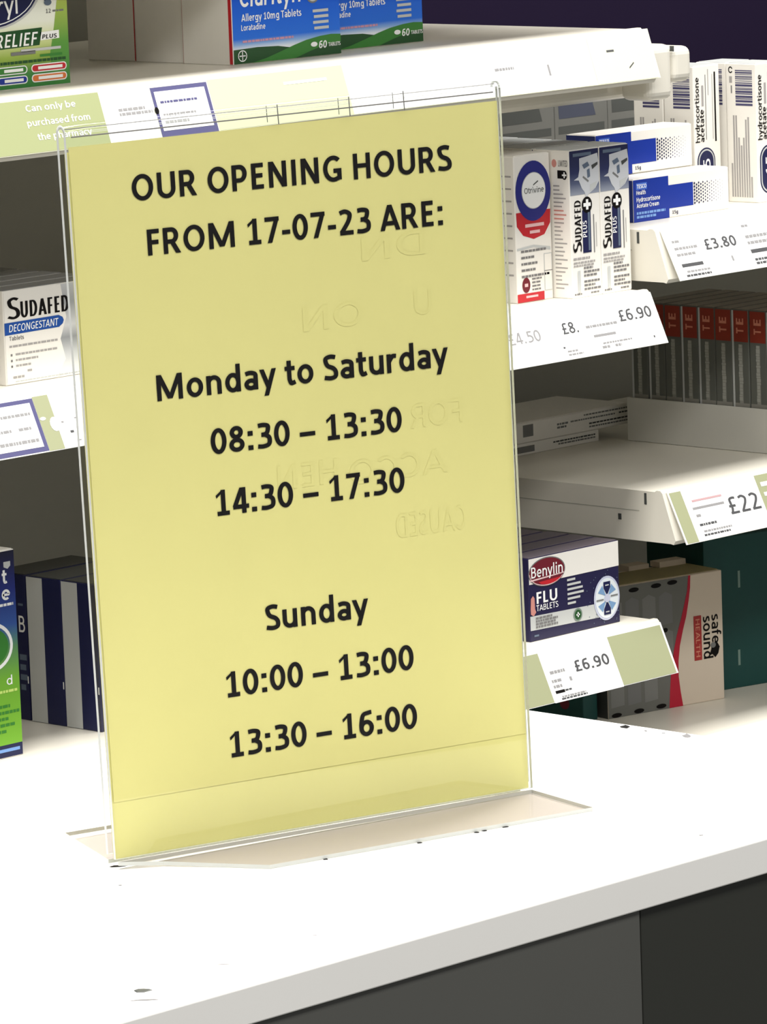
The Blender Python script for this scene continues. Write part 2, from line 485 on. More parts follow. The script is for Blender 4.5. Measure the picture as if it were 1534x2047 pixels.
# chips and grime marks on the worktop: thin flakes
def flake(x, y, rx, ry, a=0.0, m=None):
    n = 9
    pts = []
    for i in range(n):
        t = 2 * math.pi * i / n
        r = random.uniform(.6, 1.1)
        px, py = rx * r * math.cos(t), ry * r * math.sin(t)
        pts.append((px * math.cos(a) - py * math.sin(a), px * math.sin(a) + py * math.cos(a)))
    vs = [(px + x, py + y, ZW + 0.00002) for px, py in pts] + [(px * .8 + x, py * .8 + y, ZW + 0.00022) for px, py in pts]
    fs = [tuple(range(n, 2 * n))] + [(i, (i + 1) % n, n + (i + 1) % n, n + i) for i in range(n)]
    mesh_obj('chip_mark', vs, fs, m or INK, top)
AX = -0.78
for x, y, rx, ry, m in [(.3365, .018, .0030, .0050, INK), (.3345, .004, .0008, .002, GREYINK), (.3360, -.019, .0022, .0060, GREYINK), (.335, -.006, .001, .001, GREYINK),
                        (-.1306, -.1538, .0042, .0034, DGREY), (-.1400, -.1650, .0060, .0008, GREYINK), (.1848, -.1557, .0012, .0008, GREYINK),
                        (-.0322, -.1462, .0010, .0006, PALEINK), (-.0172, -.0222, .0008, .0006, GREYINK), (-.085, -.150, .004, .0005, PALEINK),
                        (.0202, -.0108, .0013, .0013, INK), (.0440, -.0496, .0016, .0016, INK), (.0640, -.0580, .0012, .0012, INK), (.1080, -.0690, .0014, .0012, INK),
                        (.1360, -.0752, .0018, .0014, INK), (.1402, -.0750, .0016, .0016, INK), (.1505, -.0780, .0020, .0014, INK), (.006, .004, .0040, .0016, INK)]:
    flake(x, y, rx, ry, AX, m)

# ------------------------------------------------------------------ acrylic sign holder and notice
cBL, cBR, cTL, cTR = Vector((.0008, -.0006, .001)), Vector((.2079, -.0417, -.0011)), Vector((.0013, .0106, .3004)), Vector((.2116, -.0326, .3035))
PSI = -0.20013
su = Vector((math.cos(PSI), math.sin(PSI), 0))
sn = Vector((-math.sin(PSI), math.cos(PSI), 0))
SW, SH = 213.0, 302.0
def sheet(u, v, n):
    """point on the leaning holder: u, v millimetres across and up, n metres behind the front face"""
    a, b = u / SW, v / SH
    return cBL * (1 - a) * (1 - b) + cBR * a * (1 - b) + cTL * (1 - a) * b + cTR * a * b + sn * n
holder = empty('sign_holder', (0, 0, 0))
tag(holder, 'clear acrylic sign holder with folded feet standing on the white worktop', 'sign holder')
TH = 0.0016
GAP = 0.0040
def sheet_panel(name, u0, u1, v0, v1, n0, n1, m, edge, parent, nu=6, nv=8):
    vs, fs, ix = [], [], []
    for n in (n0, n1):
        for j in range(nv + 1):
            for i in range(nu + 1):
                vs.append(sheet(u0 + (u1 - u0) * i / nu, v0 + (v1 - v0) * j / nv, n))
    st = (nu + 1) * (nv + 1)
    q = lambda i, j, l: l * st + j * (nu + 1) + i
    for j in range(nv):
        for i in range(nu):
            fs.append((q(i, j, 0), q(i + 1, j, 0), q(i + 1, j + 1, 0), q(i, j + 1, 0))); ix.append(0)
            fs.append((q(i, j, 1), q(i, j + 1, 1), q(i + 1, j + 1, 1), q(i + 1, j, 1))); ix.append(0)
    for j in range(nv):
        fs.append((q(0, j, 0), q(0, j + 1, 0), q(0, j + 1, 1), q(0, j, 1))); ix.append(1)
        fs.append((q(nu, j, 0), q(nu, j, 1), q(nu, j + 1, 1), q(nu, j + 1, 0))); ix.append(1)
    for i in range(nu):
        fs.append((q(i, 0, 0), q(i, 0, 1), q(i + 1, 0, 1), q(i + 1, 0, 0))); ix.append(1)
        fs.append((q(i, nv, 0), q(i + 1, nv, 0), q(i + 1, nv, 1), q(i, nv, 1))); ix.append(1)
    return mesh_obj(name, vs, fs, [m, edge], parent, ix)
VT = 298.5
sheet_panel('front_sheet', 0.4, SW, 1.8, VT, 0.0, TH, ACRYL, ACRYLEDGE, holder)
sheet_panel('back_sheet', 0.4, SW + 2.4, 3.2, VT, TH + GAP, TH * 2 + GAP, ACRYL, ACRYLEDGE, holder)
# rounded fold joining the two sheets along the top
def fold(name, u0, u1, parent):
    n, nu = 10, 12
    cen = TH + GAP / 2
    vs, fs, ix = [], [], []
    for l, r in ((0, GAP / 2 + TH), (1, GAP / 2)):
        for i in range(nu + 1):
            u = u0 + (u1 - u0) * i / nu
            for j in range(n + 1):
                a = math.pi * (1 - j / n)
                vs.append(sheet(u, VT + 1000 * r * math.sin(a), cen + r * math.cos(a)))
    st = (nu + 1) * (n + 1)
    q = lambda i, j, l: l * st + i * (n + 1) + j
    for i in range(nu):
        for j in range(n):
            fs.append((q(i, j, 0), q(i + 1, j, 0), q(i + 1, j + 1, 0), q(i, j + 1, 0))); ix.append(0)
            fs.append((q(i, j, 1), q(i, j + 1, 1), q(i + 1, j + 1, 1), q(i + 1, j, 1))); ix.append(0)
    for j in range(n):
        for i in (0, nu):
            fs.append((q(i, j, 0), q(i, j + 1, 0), q(i, j + 1, 1), q(i, j, 1))); ix.append(1)
    return mesh_obj(name, vs, fs, [ACRYL, ACRYLEDGE], parent, ix, smooth=True)
fold('top_fold', 0.4, SW, holder)
# thin grey lines running across the fold and along it
def rod(name, u0, v0, u1, v1, n0, n1, r, m, parent):
    a, b = sheet(u0, v0, n0), sheet(u1, v1, n1)
    d = (b - a).normalized()
    x = d.orthogonal().normalized()
    y = d.cross(x)
    vs = [p + (x * math.cos(t) + y * math.sin(t)) * r for p in (a, b) for t in [i * math.pi / 3 for i in range(6)]]
    fs = [(i, (i + 1) % 6, 6 + (i + 1) % 6, 6 + i) for i in range(6)] + [tuple(range(5, -1, -1)), tuple(range(6, 12))]
    return mesh_obj(name, vs, fs, m, parent)
for u in (101, 136.2, 163.4):
    rod('cross_line', u, 301.5, u + .3, 293.5, -.0001, -.0001, 0.00026, LINEGREY, holder)
    rod('cross_line', u - 4.2, 301.2, u - 4.0, 294.5, TH, TH, 0.00018, LINEGREY, holder)
rod('fold_line', 3, 297.2, SW - 4, 297.0, -.00005, -.00005, 0.00030, LINEGREY, holder)
rod('fold_line', 1, 300.4, SW - 2, 300.2, TH, TH, 0.00022, LINEGREY, holder)
# feet: flat polygons in (u, n) on the worktop, front one with its left corner snapped off
def foot(name, outline, parent, zt=0.0016, lift=None):
    o = Vector((cBL.x, cBL.y, 0))
    f = lambda u, n: o + su * u / 1000 + sn * n / 1000
    bot = [f(u, n) + Vector((0, 0, ZW + 0.0001 + l)) for u, n, l in outline]
    tp = [p + Vector((0, 0, zt)) for p in bot]
    n = len(outline)
    fs = [tuple(range(n - 1, -1, -1)), tuple(range(n, 2 * n))] + [(i, (i + 1) % n, n + (i + 1) % n, n + i) for i in range(n)]
    return mesh_obj(name, bot + tp, fs, [ACRYLFOOT, ACRYLEDGE], parent, [0, 0] + [1] * n)
foot('front_foot', [(1, -0.6, .0016), (18, -8, .0004), (34, -26, 0), (47, -42.5, 0), (207, -47.2, 0), (209.5, -0.6, 0)], holder)
foot('back_foot', [(1, 7.0, .0014), (209, 7.0, 0), (207, 62, 0), (14, 62, 0.0016)], holder)
# bent webs between the sheets and the feet
def web(name, nA, nB, zA, parent, sgn):
    vs, fs = [], []
    st = 6
    for u in (0.4, SW - 3):
        for j in range(st + 1):
            t = j / st * math.pi / 2
            # quarter bend from the upright sheet (top) to the flat foot
            p = sheet(u, 0, nA)
            r = 0.0018
            q = sheet(u, 1000 * r * (1 - math.sin(t)) + 0.2, nA) + sn * sgn * r * (1 - math.cos(t))
            q.z = max(q.z, ZW + 0.0002)
            vs.append(q)
            w = sheet(u, 1000 * r * (1 - math.sin(t)) + 0.2 + 1.1 * math.sin(t), nA) + sn * (sgn * r * (1 - math.cos(t)) + sgn * 0.0014 * math.cos(t))
            w.z = max(w.z, ZW + 0.0016)
            vs.append(w)
    m = 2 * (st + 1)
    for j in range(st):
        for l in (0, 1):
            fs.append((2 * j + l, 2 * j + 2 + l, m + 2 * j + 2 + l, m + 2 * j + l))
    for e in (0, m):
        for j in range(st):
            fs.append((e + 2 * j, e + 2 * j + 1, e + 2 * j + 3, e + 2 * j + 2))
    return mesh_obj(name, vs, fs, [ACRYL], parent, smooth=False)
web('back_bend', TH + GAP, 0, 0, holder, 1)
web('front_bend', TH, 0, 0, holder, -1)

# papers inside the holder
def paper(name, u0, u1, v0, v1, n, m, curl=0.0):
    nu, nv = 10, 14
    vs, fs = [], []
    for l in (0, 1):
        for j in range(nv + 1):
            for i in range(nu + 1):
                a, b = i / nu, j / nv
                vs.append(sheet(u0 + (u1 - u0) * a, v0 + (v1 - v0) * b, n + 0.0001 * l + curl * math.sin(a * math.pi) * math.sin(b * math.pi)))
    st = (nu + 1) * (nv + 1)
    for j in range(nv):
        for i in range(nu):
            q = j * (nu + 1) + i
            fs.append((q, q + 1, q + nu + 2, q + nu + 1))
            fs.append((st + q, st + q + nu + 1, st + q + nu + 2, st + q + 1))
    return mesh_obj(name, vs, fs, m, smooth=True)
back = paper('backing_sheet', 0.8, 212.6, 1.6, 291.0, TH + 0.00085, PAPER2)
tag(back, 'plain yellow paper showing as a strip below the opening hours notice', 'paper')
NB = TH + 0.0006
notice = paper('notice_sheet', 2.6, 212.4, 25.0, 293.0, NB, PAPER)
tag(notice, 'yellow paper notice with black opening hours in the acrylic holder', 'notice')
def nmap(u, v, layer): return sheet(u, v, NB - 0.00012 * layer)
for s, ul, vl, ur, vr in [('OUR OPENING HOURS', 30.65, 268.6, 187.45, 266.4), ('FROM 17-07-23 ARE:', 36.3, 245.9, 181.7, 244.1),
                          ('Monday to Saturday', 36.2, 186.4, 180.9, 185.1), ('08:30 – 13:30', 60.4, 161.6, 155.6, 160.4),
                          ('14:30 – 17:30', 60.9, 136.1, 155.4, 135.0), ('Sunday', 81.8, 85.8, 133.6, 85.0),
                          ('10:00 – 13:00', 60.4, 60.6, 155.3, 60.1), ('13:30 – 16:00', 60.4, 35.5, 155.5, 35.1)]:
    na = Art((0, 0, 0), su, (0, 0, 1), fmap=nmap)
    na.text(s, ul, vl, 10.6, INK, width=ur - ul, weight=0.195, contrast=0.86, drop=(vr - vl))
    na.build('lettering', notice, 'black line of lettering reading ' + s)
for s, u, v, w in [('DN', 140, 233, 32), ('ON', 109, 207, 30), ('U', 165, 208, 9), ('FOR', 160, 161, 27), ('ACCO', 128, 141, 50), ('HEN', 92, 143, 30), ('CAUSED', 150, 116, 36)]:
    gh = Art((0, 0, 0), su, (0, 0, 1), fmap=nmap)
    gh.text(s, u, v, 10.0, GHOST, width=w, weight=0.15, mirror=True, layer=1)
    gh.build('show_through_lettering', notice, 'faint mirrored print showing through the paper')

# ------------------------------------------------------------------ shelving
ZT, ZM, ZL, ZA, ZB, ZC = .2113, .0188, -.228, .0624, -.133, -.3257
XE, XS = 1.4925, 1.4999
YBACK = 1.40
frame = empty('shelving_frame', (0, 0, ZF))
tag(frame, 'grey shelving frame with back panels and uprights holding the white shelves', 'shelving frame')
fz = -ZF
box('back_panel', -0.2, 1.4955, YBACK, YBACK + .015, 0, .50 + fz, GREYPANEL, frame)
box('back_panel', 1.4965, 2.7, YBACK, YBACK + .015, 0, ZA - .01 + fz, GREYPANEL, frame)
box('upright', 1.478, 1.515, YBACK - .03, YBACK - .0005, 0, .50 + fz, GREYPANEL, frame, 0.002)
box('upright', -0.2, -0.165, YBACK - .03, YBACK - .0005, 0, .50 + fz, GREYPANEL, frame, 0.002)

def shelf(label, x0, x1, zt, bottom_drop=0.0375, out=0.0165, deep=0.0380, slots=False):
    prof = [(YBACK - .034, zt), (1.0085, zt), (1.0065, zt + .0011), (1.0030, zt + .0011), (1.0012, zt - .0005),
            (1.0012 - out + .0045, zt - bottom_drop + .002), (1.0012 - out + .0065, zt - bottom_drop - .001), (1.0105 - out, zt - bottom_drop - .0005), (1.004, zt - deep), (YBACK - .034, zt - deep)]
    o = prism_x('shelf', prof, x0, x1, STEEL, bev=0.0)
    tag(o, label, 'shelf')
    return o

class Strip:
    """price strip on the sloped front edge; labels are its sub-parts"""
    def __init__(self, sh, x0, x1, zt, m=STRIPW, out=.0165, drop=.0366, x_off=0.0):
        self.A = Vector((0, 1.0, zt))
        self.B = Vector((0, 1.0 - out, zt - drop))
        self.Vv = (self.A - self.B)
        self.len = self.Vv.length * 1000
        self.Vn = self.Vv.normalized()
        self.N = Vector((1, 0, 0)).cross(self.Vn)
        bm = bmesh.new()
        d = self.N * -0.0009
        prof = [self.B, self.A, self.A + d, self.B + d]
        a = [bm.verts.new(p + Vector((x0, 0, 0))) for p in prof]
        b = [bm.verts.new(p + Vector((x1, 0, 0))) for p in prof]
        for i in range(4):
            bm.faces.new((a[i], a[(i + 1) % 4], b[(i + 1) % 4], b[i]))
        bm.faces.new(a); bm.faces.new(b)
        self.o = bm_obj('price_strip', bm, m, sh)
    def art(self, x):
        return Art(self.B + Vector((x, 0, 0)), (1, 0, 0), self.Vn, eps=0.00015)
    def card(self, x0, x1, m, v0=0.01, v1=0.99, layer=1, lean=0.0, fn=None, name='price_label', label=None):
        a = self.art(x0)
        w, L = (x1 - x0) * 1000, self.len
        a.poly([(0, v0 * L), (w, v0 * L), (w + lean, v1 * L), (lean, v1 * L)], m, layer)
        if fn: fn(a, w, L)
        return a.build(name, self.o, label)

# left bay: top, middle, lower shelves
sh_top = shelf('uppermost white shelf with the green and purple price cards along its edge', -0.15, XE, ZT)
sh_mid = shelf('white middle shelf with the tall nose spray boxes at its right end', -0.15, XE - .001, ZM)
sh_low = shelf('low white shelf carrying the navy flu tablet box', -0.15, XE, ZL)
# the bay goes on above the picture: next shelf up, which shades the goods on the uppermost one in view
sh_up = shelf('white shelf above the allergy boxes, out of the picture', -0.15, XE, .352)
# right bay
sh_a = shelf('white shelf with a £3.80 price under the blue and white cream boxes', XS, 2.6, ZA)
sh_b = shelf('white shelf with a £22 price under the tray of red topped packs', XS, 2.6, ZB)
sh_c = shelf('bottom white shelf under the pill organiser carton and teal cartons', XS, 2.6, ZC)
for sh, z in ((sh_a, ZA), (sh_b, ZB), (sh_c, ZC)):
    for y0, z0, w, h in ((1.0165, -.010, .0022, .0085), (1.0420, -.0235, .0030, .0045)):
        box('slot', XS - .0003, XS + .0004, y0, y0 + w, z + z0, z + z0 + h, DGREY, sh)
    box('seam_line', XS - .0002, XS + .0004, 1.024, 1.34, z - .0155, z - .0149, GREYPANEL, sh)
# deep rounded front trim and bracket caps at the end of the uppermost shelf
box('front_rail', 1.22, 1.5235, 1.036, 1.060, ZT - .0535, ZT - .0125, STEEL, sh_top, 0.006, 4)
box('end_cap', 1.4960, 1.5236, 0.999, 1.029, ZT - .0535, ZT - .0125, STEEL, sh_top, 0.006, 4)
box('end_cap', 1.5240, 1.5470, 1.000, 1.045, ZT - .0420, ZT - .0155, STEEL, sh_top, 0.006, 4)
box('slot', 1.5232, 1.5242, 0.9986, 1.0020, ZT - .0185, ZT - .0145, DGREY, sh_top)

STRIPINK = mat('strip_dark_ink', (78, 78, 80), .6)
STRIPFAINT = mat('strip_faint_ink', (150, 148, 148), .6)
def small(lines_, m=STRIPFAINT, u=3, top=.8, h=1.3, gap=3.0):
    def f(a, w, L):
        a.lines(u, top * L, lines_, h, gap, m, 2)
    return f
# top strip
st = Strip(sh_top, -0.15, 1.4965, ZT + .0003, m=mat('strip_cream', (240, 240, 214), .5), out=.0118, drop=.0356)
def pharm(a, w, L):
    a.text('Can only be', w - 66, .74 * L, 4.3, BRIGHT, width=44, weight=.17)
    a.text('purchased from', w - 68, .48 * L, 4.3, BRIGHT, width=56, weight=.17)
    a.text('the pharmacy', w - 62, .22 * L, 4.3, BRIGHT, width=48, weight=.17)
st.card(.78, .9435, OLIVEGREEN, fn=pharm, name='information_card', v1=.95, label='green card with white lettering')
st.card(.9437, .9885, STRIPW, fn=small([24, 30], u=14, top=.56), v1=.95)
def violet(a, w, L):
    a.rect(2.6, .12 * L, w - 3.2, .84 * L, STRIPW, 2)
    a.lines(6, .62 * L, [34], 1.0, 4, VIOLET, 3)
    a.lines(6, .38 * L, [30, 22], 1.2, 5, STRIPFAINT, 3)
    a.ell(1.0, .50 * L, 2.0, 2.4, INK, 3, 12)
st.card(.9905, 1.0430, VIOLET, fn=violet, v0=-.02, v1=.92, lean=0, label='white card with a violet border')
def small_white(a, w, L): a.lines(70, .70 * L, [42], 2.0, 4, BRIGHT, 2)
st.card(1.0440, 1.1735, mat('green_card_lit', (206, 209, 172), .6), fn=small_white, v1=.95, name='information_card')  # pale green card again, with the stronger light here put into its colour
st.card(1.1740, 1.3760, STRIPW, v1=.95, fn=small([20], u=150, top=.5))
st.card(1.3770, 1.4260, STRIPW, v1=.95, fn=small([2.0], u=2, top=.3, h=8))
st.card(1.4275, 1.4940, mat('green_card_brightly_lit', (224, 225, 196), .6), v1=.95, name='information_card', fn=lambda a, w, L: (a.rect(18, .62 * L, 26, .66 * L, STRIPINK, 2), a.rect(38, .25 * L, 44, .28 * L, STRIPINK, 2, .6)))  # same pale green card, colour lightened further to paint in brighter light
# middle strip
st = Strip(sh_mid, -0.15, XE - .001, ZM - .0006)
def violet2(a, w, L):
    a.rect(4, .10 * L, w - 3.4, .86 * L, STRIPW, 2)
    a.lines(w - 36, .66 * L, [30], 1.2, 4, STRIPFAINT, 3)
    a.lines(w - 40, .42 * L, [14], 1.2, 4, STRIPFAINT, 3)
    a.lines(w - 20, .42 * L, [12], 1.2, 4, STRIPFAINT, 3)
    a.lines(w - 40, .20 * L, [34], 1.4, 4, STRIPFAINT, 3)
st.card(.80, .8722, VIOLET, fn=violet2, v0=.02, v1=.93, label='white card with a violet border')
st.card(.8724, .8860, PALEGREEN, name='information_card', v1=.95, fn=lambda a, w, L: (a.ell(12, .44 * L, 4.2, 5, STRIPW, 2, 14), a.ell(3.2, .56 * L, 2.6, 1.2, STRIPW, 2, 12)))
st.card(.8862, 1.06, STRIPW, v1=.95, fn=lambda a, w, L: (a.rect(9, .25 * L, 12, .29 * L, STRIPINK, 2), a.rect(4, .44 * L, 6, .47 * L, STRIPFAINT, 2), a.rect(14, .10 * L, 16, .12 * L, STRIPFAINT, 2), a.rect(16, .48 * L, 19, .5 * L, STRIPFAINT, 2)))
def pr1(a, w, L):
    a.text('£4.50', w - 48, .44 * L, 8.5, STRIPFAINT, width=34, weight=.15)
st.card(1.27, 1.375, STRIPW, v1=.95, fn=pr1)
def pr2(a, w, L):
    a.text('£8.', 9, .48 * L, 8.4, STRIPINK, width=17, weight=.16)
    a.rect(4, .22 * L, 6, .25 * L, STRIPINK, 2); a.lines(7, .14 * L, [12, 16], .8, 2.6, STRIPFAINT)
st.card(1.3760, 1.4060, STRIPW, v1=.95, fn=pr2)
def pr3(a, w, L):
    a.text('£6.90', 42, .54 * L, 8.6, STRIPINK, width=36, weight=.17)
    a.lines(4, .52 * L, [34], 1.2, 3, STRIPFAINT)
    a.lines(9, .33 * L, [24], 1.8, 3, STRIPFAINT)
    a.lines(16, .18 * L, [32], .8, 3, STRIPFAINT)
    a.lines(14, .10 * L, [8], 1.2, 3, STRIPFAINT); a.lines(28, .10 * L, [7], 1.2, 3, STRIPFAINT)
    a.rect(w - 12, .14 * L, w - 10.6, .18 * L, STRIPINK, 2)
st.card(1.4065, 1.4900, STRIPW, v1=.95, fn=pr3)
# lower strip
st = Strip(sh_low, -0.15, XE, ZL - .0012)
st.card(.80, 1.20, STRIPW, v1=.95)
st.card(1.26, 1.3545, PALEGREEN, v1=.95, name='information_card')
def pr4(a, w, L):
    a.text('£6.90', 32, .46 * L, 8.4, STRIPINK, width=38, weight=.19)
    a.lines(5, .52 * L, [16], 1.5, 3.8, STRIPFAINT); a.lines(4, .36 * L, [11, 9], 1.4, 4.2, STRIPFAINT)
    a.lines(23, .33 * L, [2.4], 3, 3, STRIPFAINT)
    a.lines(4, .15 * L, [10], 2.2, 3, INK); a.lines(14.5, .165 * L, [7], .9, 3, STRIPINK)
    a.lines(9, .06 * L, [26], 1.0, 2, STRIPFAINT); a.lines(8, .02 * L, [28], 1.0, 2, STRIPINK)
st.card(1.3550, 1.4305, STRIPW, v0=-.01, v1=.96, fn=pr4)
st.card(1.4310, 1.4905, PALEGREEN, v1=.95, name='information_card')
# right bay strips
st = Strip(sh_a, XS + .005, 2.6, ZA, out=.0185)
def pr5(a, w, L):
    a.text('£3.80', 38, .50 * L, 8.4, STRIPINK, width=36, weight=.19)
    a.lines(4, .72 * L, [9], 1.2, 3, STRIPFAINT); a.lines(4, .58 * L, [26, 22], 1.3, 5.0, STRIPFAINT)
    a.lines(5, .24 * L, [24], 2.6, 3, STRIPINK)
    a.lines(8, .13 * L, [26], 1.0, 2.6, STRIPFAINT); a.lines(6, .05 * L, [28], 1.2, 2.6, STRIPINK)
    a.rect(62, .22 * L, 64, .32 * L, STRIPFAINT, 2)
st.card(1.5075, 1.5900, STRIPW, v1=.96, fn=pr5)
st.card(1.5905, 1.680, STRIPW, v1=.96, fn=lambda a, w, L: (a.lines(3, .82 * L, [8], 1.2, 3, STRIPFAINT), a.lines(3, .60 * L, [30, 26], 1.5, 5, STRIPFAINT), a.lines(3, .30 * L, [30], 3, 3, STRIPINK), a.lines(4, .15 * L, [30, 34], 1.2, 3, STRIPINK)))
st = Strip(sh_b, XS + .004, 2.6, ZB + .0005, drop=.0385, out=.0185)
st.card(1.5050, 1.5180, PALEGREEN, name='information_card', v1=.96)
def pr6(a, w, L):
    a.text('£22', 45, .36 * L, 13.5, STRIPINK, width=36, weight=.16)
    a.lines(8, .72 * L, [34], 1.6, 4, mat('rose_ink', (196, 158, 160), .6)); a.lines(6, .58 * L, [36], 1.8, 4, STRIPFAINT)
    a.lines(7, .44 * L, [5], 2, 4, STRIPFAINT); a.lines(7, .27 * L, [20], 1.2, 4, STRIPINK); a.lines(9, .15 * L, [32], 1.2, 2.4, STRIPFAINT); a.lines(8, .08 * L, [30], 1.2, 2.4, STRIPINK)
st.card(1.5182, 1.6030, STRIPW, v1=.97, fn=pr6)
st.card(1.6035, 1.68, PALEGREEN, name='information_card', v1=.96, fn=lambda a, w, L: (a.rect(4, .74 * L, 30, .82 * L, STRIPW, 2), a.rect(4, .56 * L, 24, .63 * L, STRIPW, 2)))
st = Strip(sh_c, XS + .001, 2.6, ZC)
st.card(1.53, 1.68, STRIPW, v1=.96)

# ------------------------------------------------------------------ goods on the uppermost shelf
a_ = carton('allergy_capsule_box', 'green and white allergy relief box with a blue oval on the uppermost shelf', (.8663, 1.06, ZT), .110, .032, .095, WHITE)
bg = front(a_)
bg.rect(.6, .6, 109.4, 94.4, grad('green_fade', [(0, (44, 122, 50)), (.10, (58, 132, 56)), (.22, (150, 176, 70)), (.34, (216, 224, 160)), (.46, (240, 242, 228)), (1, (245, 245, 240))]), 1)
bg.build('front_artwork', a_)
g2 = front(a_)
g2.poly([(96, .6), (109.4, .6), (109.4, 94.4), (106.5, 94.4), (101, 60), (97, 40), (92, 20)], grad('green_side_fade', [(0, (52, 128, 52)), (.3, (90, 152, 60)), (.6, (180, 198, 90)), (1, (206, 216, 120))]), 2)
g2.ell(38, 66, 48, 26, LGREY, 3); g2.ell(38, 66, 45.6, 24.6, NAVY, 4); g2.ring(38, 66, 43.8, 23.2, .7, BRIGHT, 5)
g2.text('ryl', 46.5, 50.0, 12, BRIGHT, width=18, weight=.15, layer=6)
g2.text('12', 90, 48.4, 2.8, GREYINK, width=4.6, layer=3); g2.lines(96, 49, [10], 1.3, 2, GREYINK, 3)
g2.ell(92, 58.5, 3.4, 3.2, NAVY, 3); g2.ell(92, 55.5, 3.4, 2.0, mat('slate_print', (96, 110, 130)), 4)
g2.rect(40, 27, 83, 38.5, DGREEN, 3, .02, 3); g2.text('RELIEF', 43, 28.2, 8.6, BRIGHT, width=37, weight=.17, slant=.22, layer=4)
g2.rect(84, 30.8, 101, 36.2, BRIGHT, 3, .03); g2.text('PLUS', 85.5, 31.7, 2.8, INK, width=13, weight=.2, slant=.2, layer=4)
g2.lines(66, 24.2, [36], 1.8, 3, LGREY, 4); g2.lines(57, 22.4, [22], 2.2, 3, GREYP, 4); g2.lines(83, 20.0, [20], 1.6, 3, GREEN, 4)
g2.lines(44, 16.8, [62], 1.2, 3, DGREEN, 4)
for u, v, w, mo in [(44, 10.0, 27, GREEN), (44, 3.4, 27, BLUE), (74.5, 10.0, 32, RED), (74.5, 3.4, 32, mat('orange_print', (222, 120, 60)))]:
    g2.poly(arc(u + 2.7, v + 2.7, 2.7, 2.7, 90, 270, 8) + arc(u + w - 2.7, v + 2.7, 2.7, 2.7, -90, 90, 8), BRIGHT, 4)
    g2.poly(arc(u + 2.9, v + 2.7, 2.0, 2.0, 90, 270, 8) + arc(u + w - 2.9, v + 2.7, 2.0, 2.0, -90, 90, 8), mo, 5)
    g2.rect(u + 6, v + 1.7, u + w - 4, v + 3.7, BRIGHT, 6)
g2.build('lettering', a_)

def allergy_tablets(label, loc, group):
    o = carton('allergy_tablet_box', label, loc, .107, .0495, .080, WHITE, group)
    b = front(o)
    b.rect(.5, .5, 106.5, 79.5, grad('sky_fade', [(0, (240, 244, 250)), (.12, (236, 240, 248)), (.165, (140, 178, 228)), (.215, (24, 108, 222)), (.6, (4, 84, 210)), (1, (4, 80, 204))]), 1)
    b.build('front_artwork', o)
    a = front(o)
    hill = [(u, 10.2 + .5 * math.sin(u / 12)) for u in range(0, 60, 6)]
    a.poly([(.5, .5), (70, .5), (58, 8.2), (44, 10.3), (24, 11.0), (.5, 10.4)], DGREEN, 2)
    a.poly([(18, .5), (106.5, .5), (106.5, 14.2), (97, 14.8), (86, 14.2), (72, 12.4), (60, 9.8), (46, 6.2), (32, 2.8)], GREEN, 3)
    a.poly([(60, .5), (106.5, .5), (106.5, 9.0), (92, 8.0), (76, 4.5)], DGREEN, 4)
    a.text('Clarityn', 7.5, 39.5, 15, BRIGHT, width=60, weight=.17, slant=.08, layer=3)
    a.ell(80, 43, 6.4, 5.4, GREYP, 3); a.ell(80, 43, 5.0, 4.2, LGREY, 4)
    a.text('Allergy 10mg Tablets', 9, 29.6, 4.9, BRIGHT, width=59, weight=.18, layer=3)
    a.text('Loratadine', 8.6, 23.2, 4.0, BRIGHT, width=23.6, weight=.18, layer=3)
    for i in range(4): a.rect(79.5 + (i % 2), 31 - i * 4.0, 95, 33 - i * 4.0, LGREY, 3)
    a.lines(9.5, 14.8, [50], 1.0, 3, mat('rose_print', (206, 150, 170)), 3)
    a.ell(79.5, 8.8, 3.3, 1.7, BRIGHT, 5); a.text('60', 84.0, 5.6, 5.2, BRIGHT, width=8, weight=.2, slant=.1, layer=5); a.text('TABLETS', 93.8, 6.4, 2.6, BRIGHT, width=12, weight=.2, layer=5)
    a.ring(8.6, 5.9, 4.4, 4.0, .7, BRIGHT, 5, 20); a.rect(5.6, 5.5, 11.6, 6.3, BRIGHT, 5); a.rect(8.2, 2.9, 9.0, 8.9, BRIGHT, 5)
    a.build('lettering', o)
    l = left(.0495)
    l.rect(46.2, .6, 49.2, 79.4, RED, 1)
    l.build('red_edge', o, 'red printed edge')
    return o
def narrow_edge(o):
    for ch in o.children:
        if ch.name.startswith('red_edge'): ch.scale.y, ch.location.y = .35, .0002
G1 = 'blue and white allergy tablet boxes'
t1 = allergy_tablets('blue allergy tablet box at the front, its white side and red edge showing', (1.1312, 1.0616, ZT), G1)
for i, lb in ((1, 'allergy tablet box second in line behind the front blue box on the uppermost shelf'), (2, 'allergy tablet box third in line behind the front blue box, hindmost of its row')):
    narrow_edge(copy_tree(t1, (1.1325 + .001 * i, 1.0616 + .0502 * i, ZT), lb))
copy_tree(t1, (1.2405, 1.0849, ZT), 'blue allergy tablet box set back at the right end of the uppermost shelf')

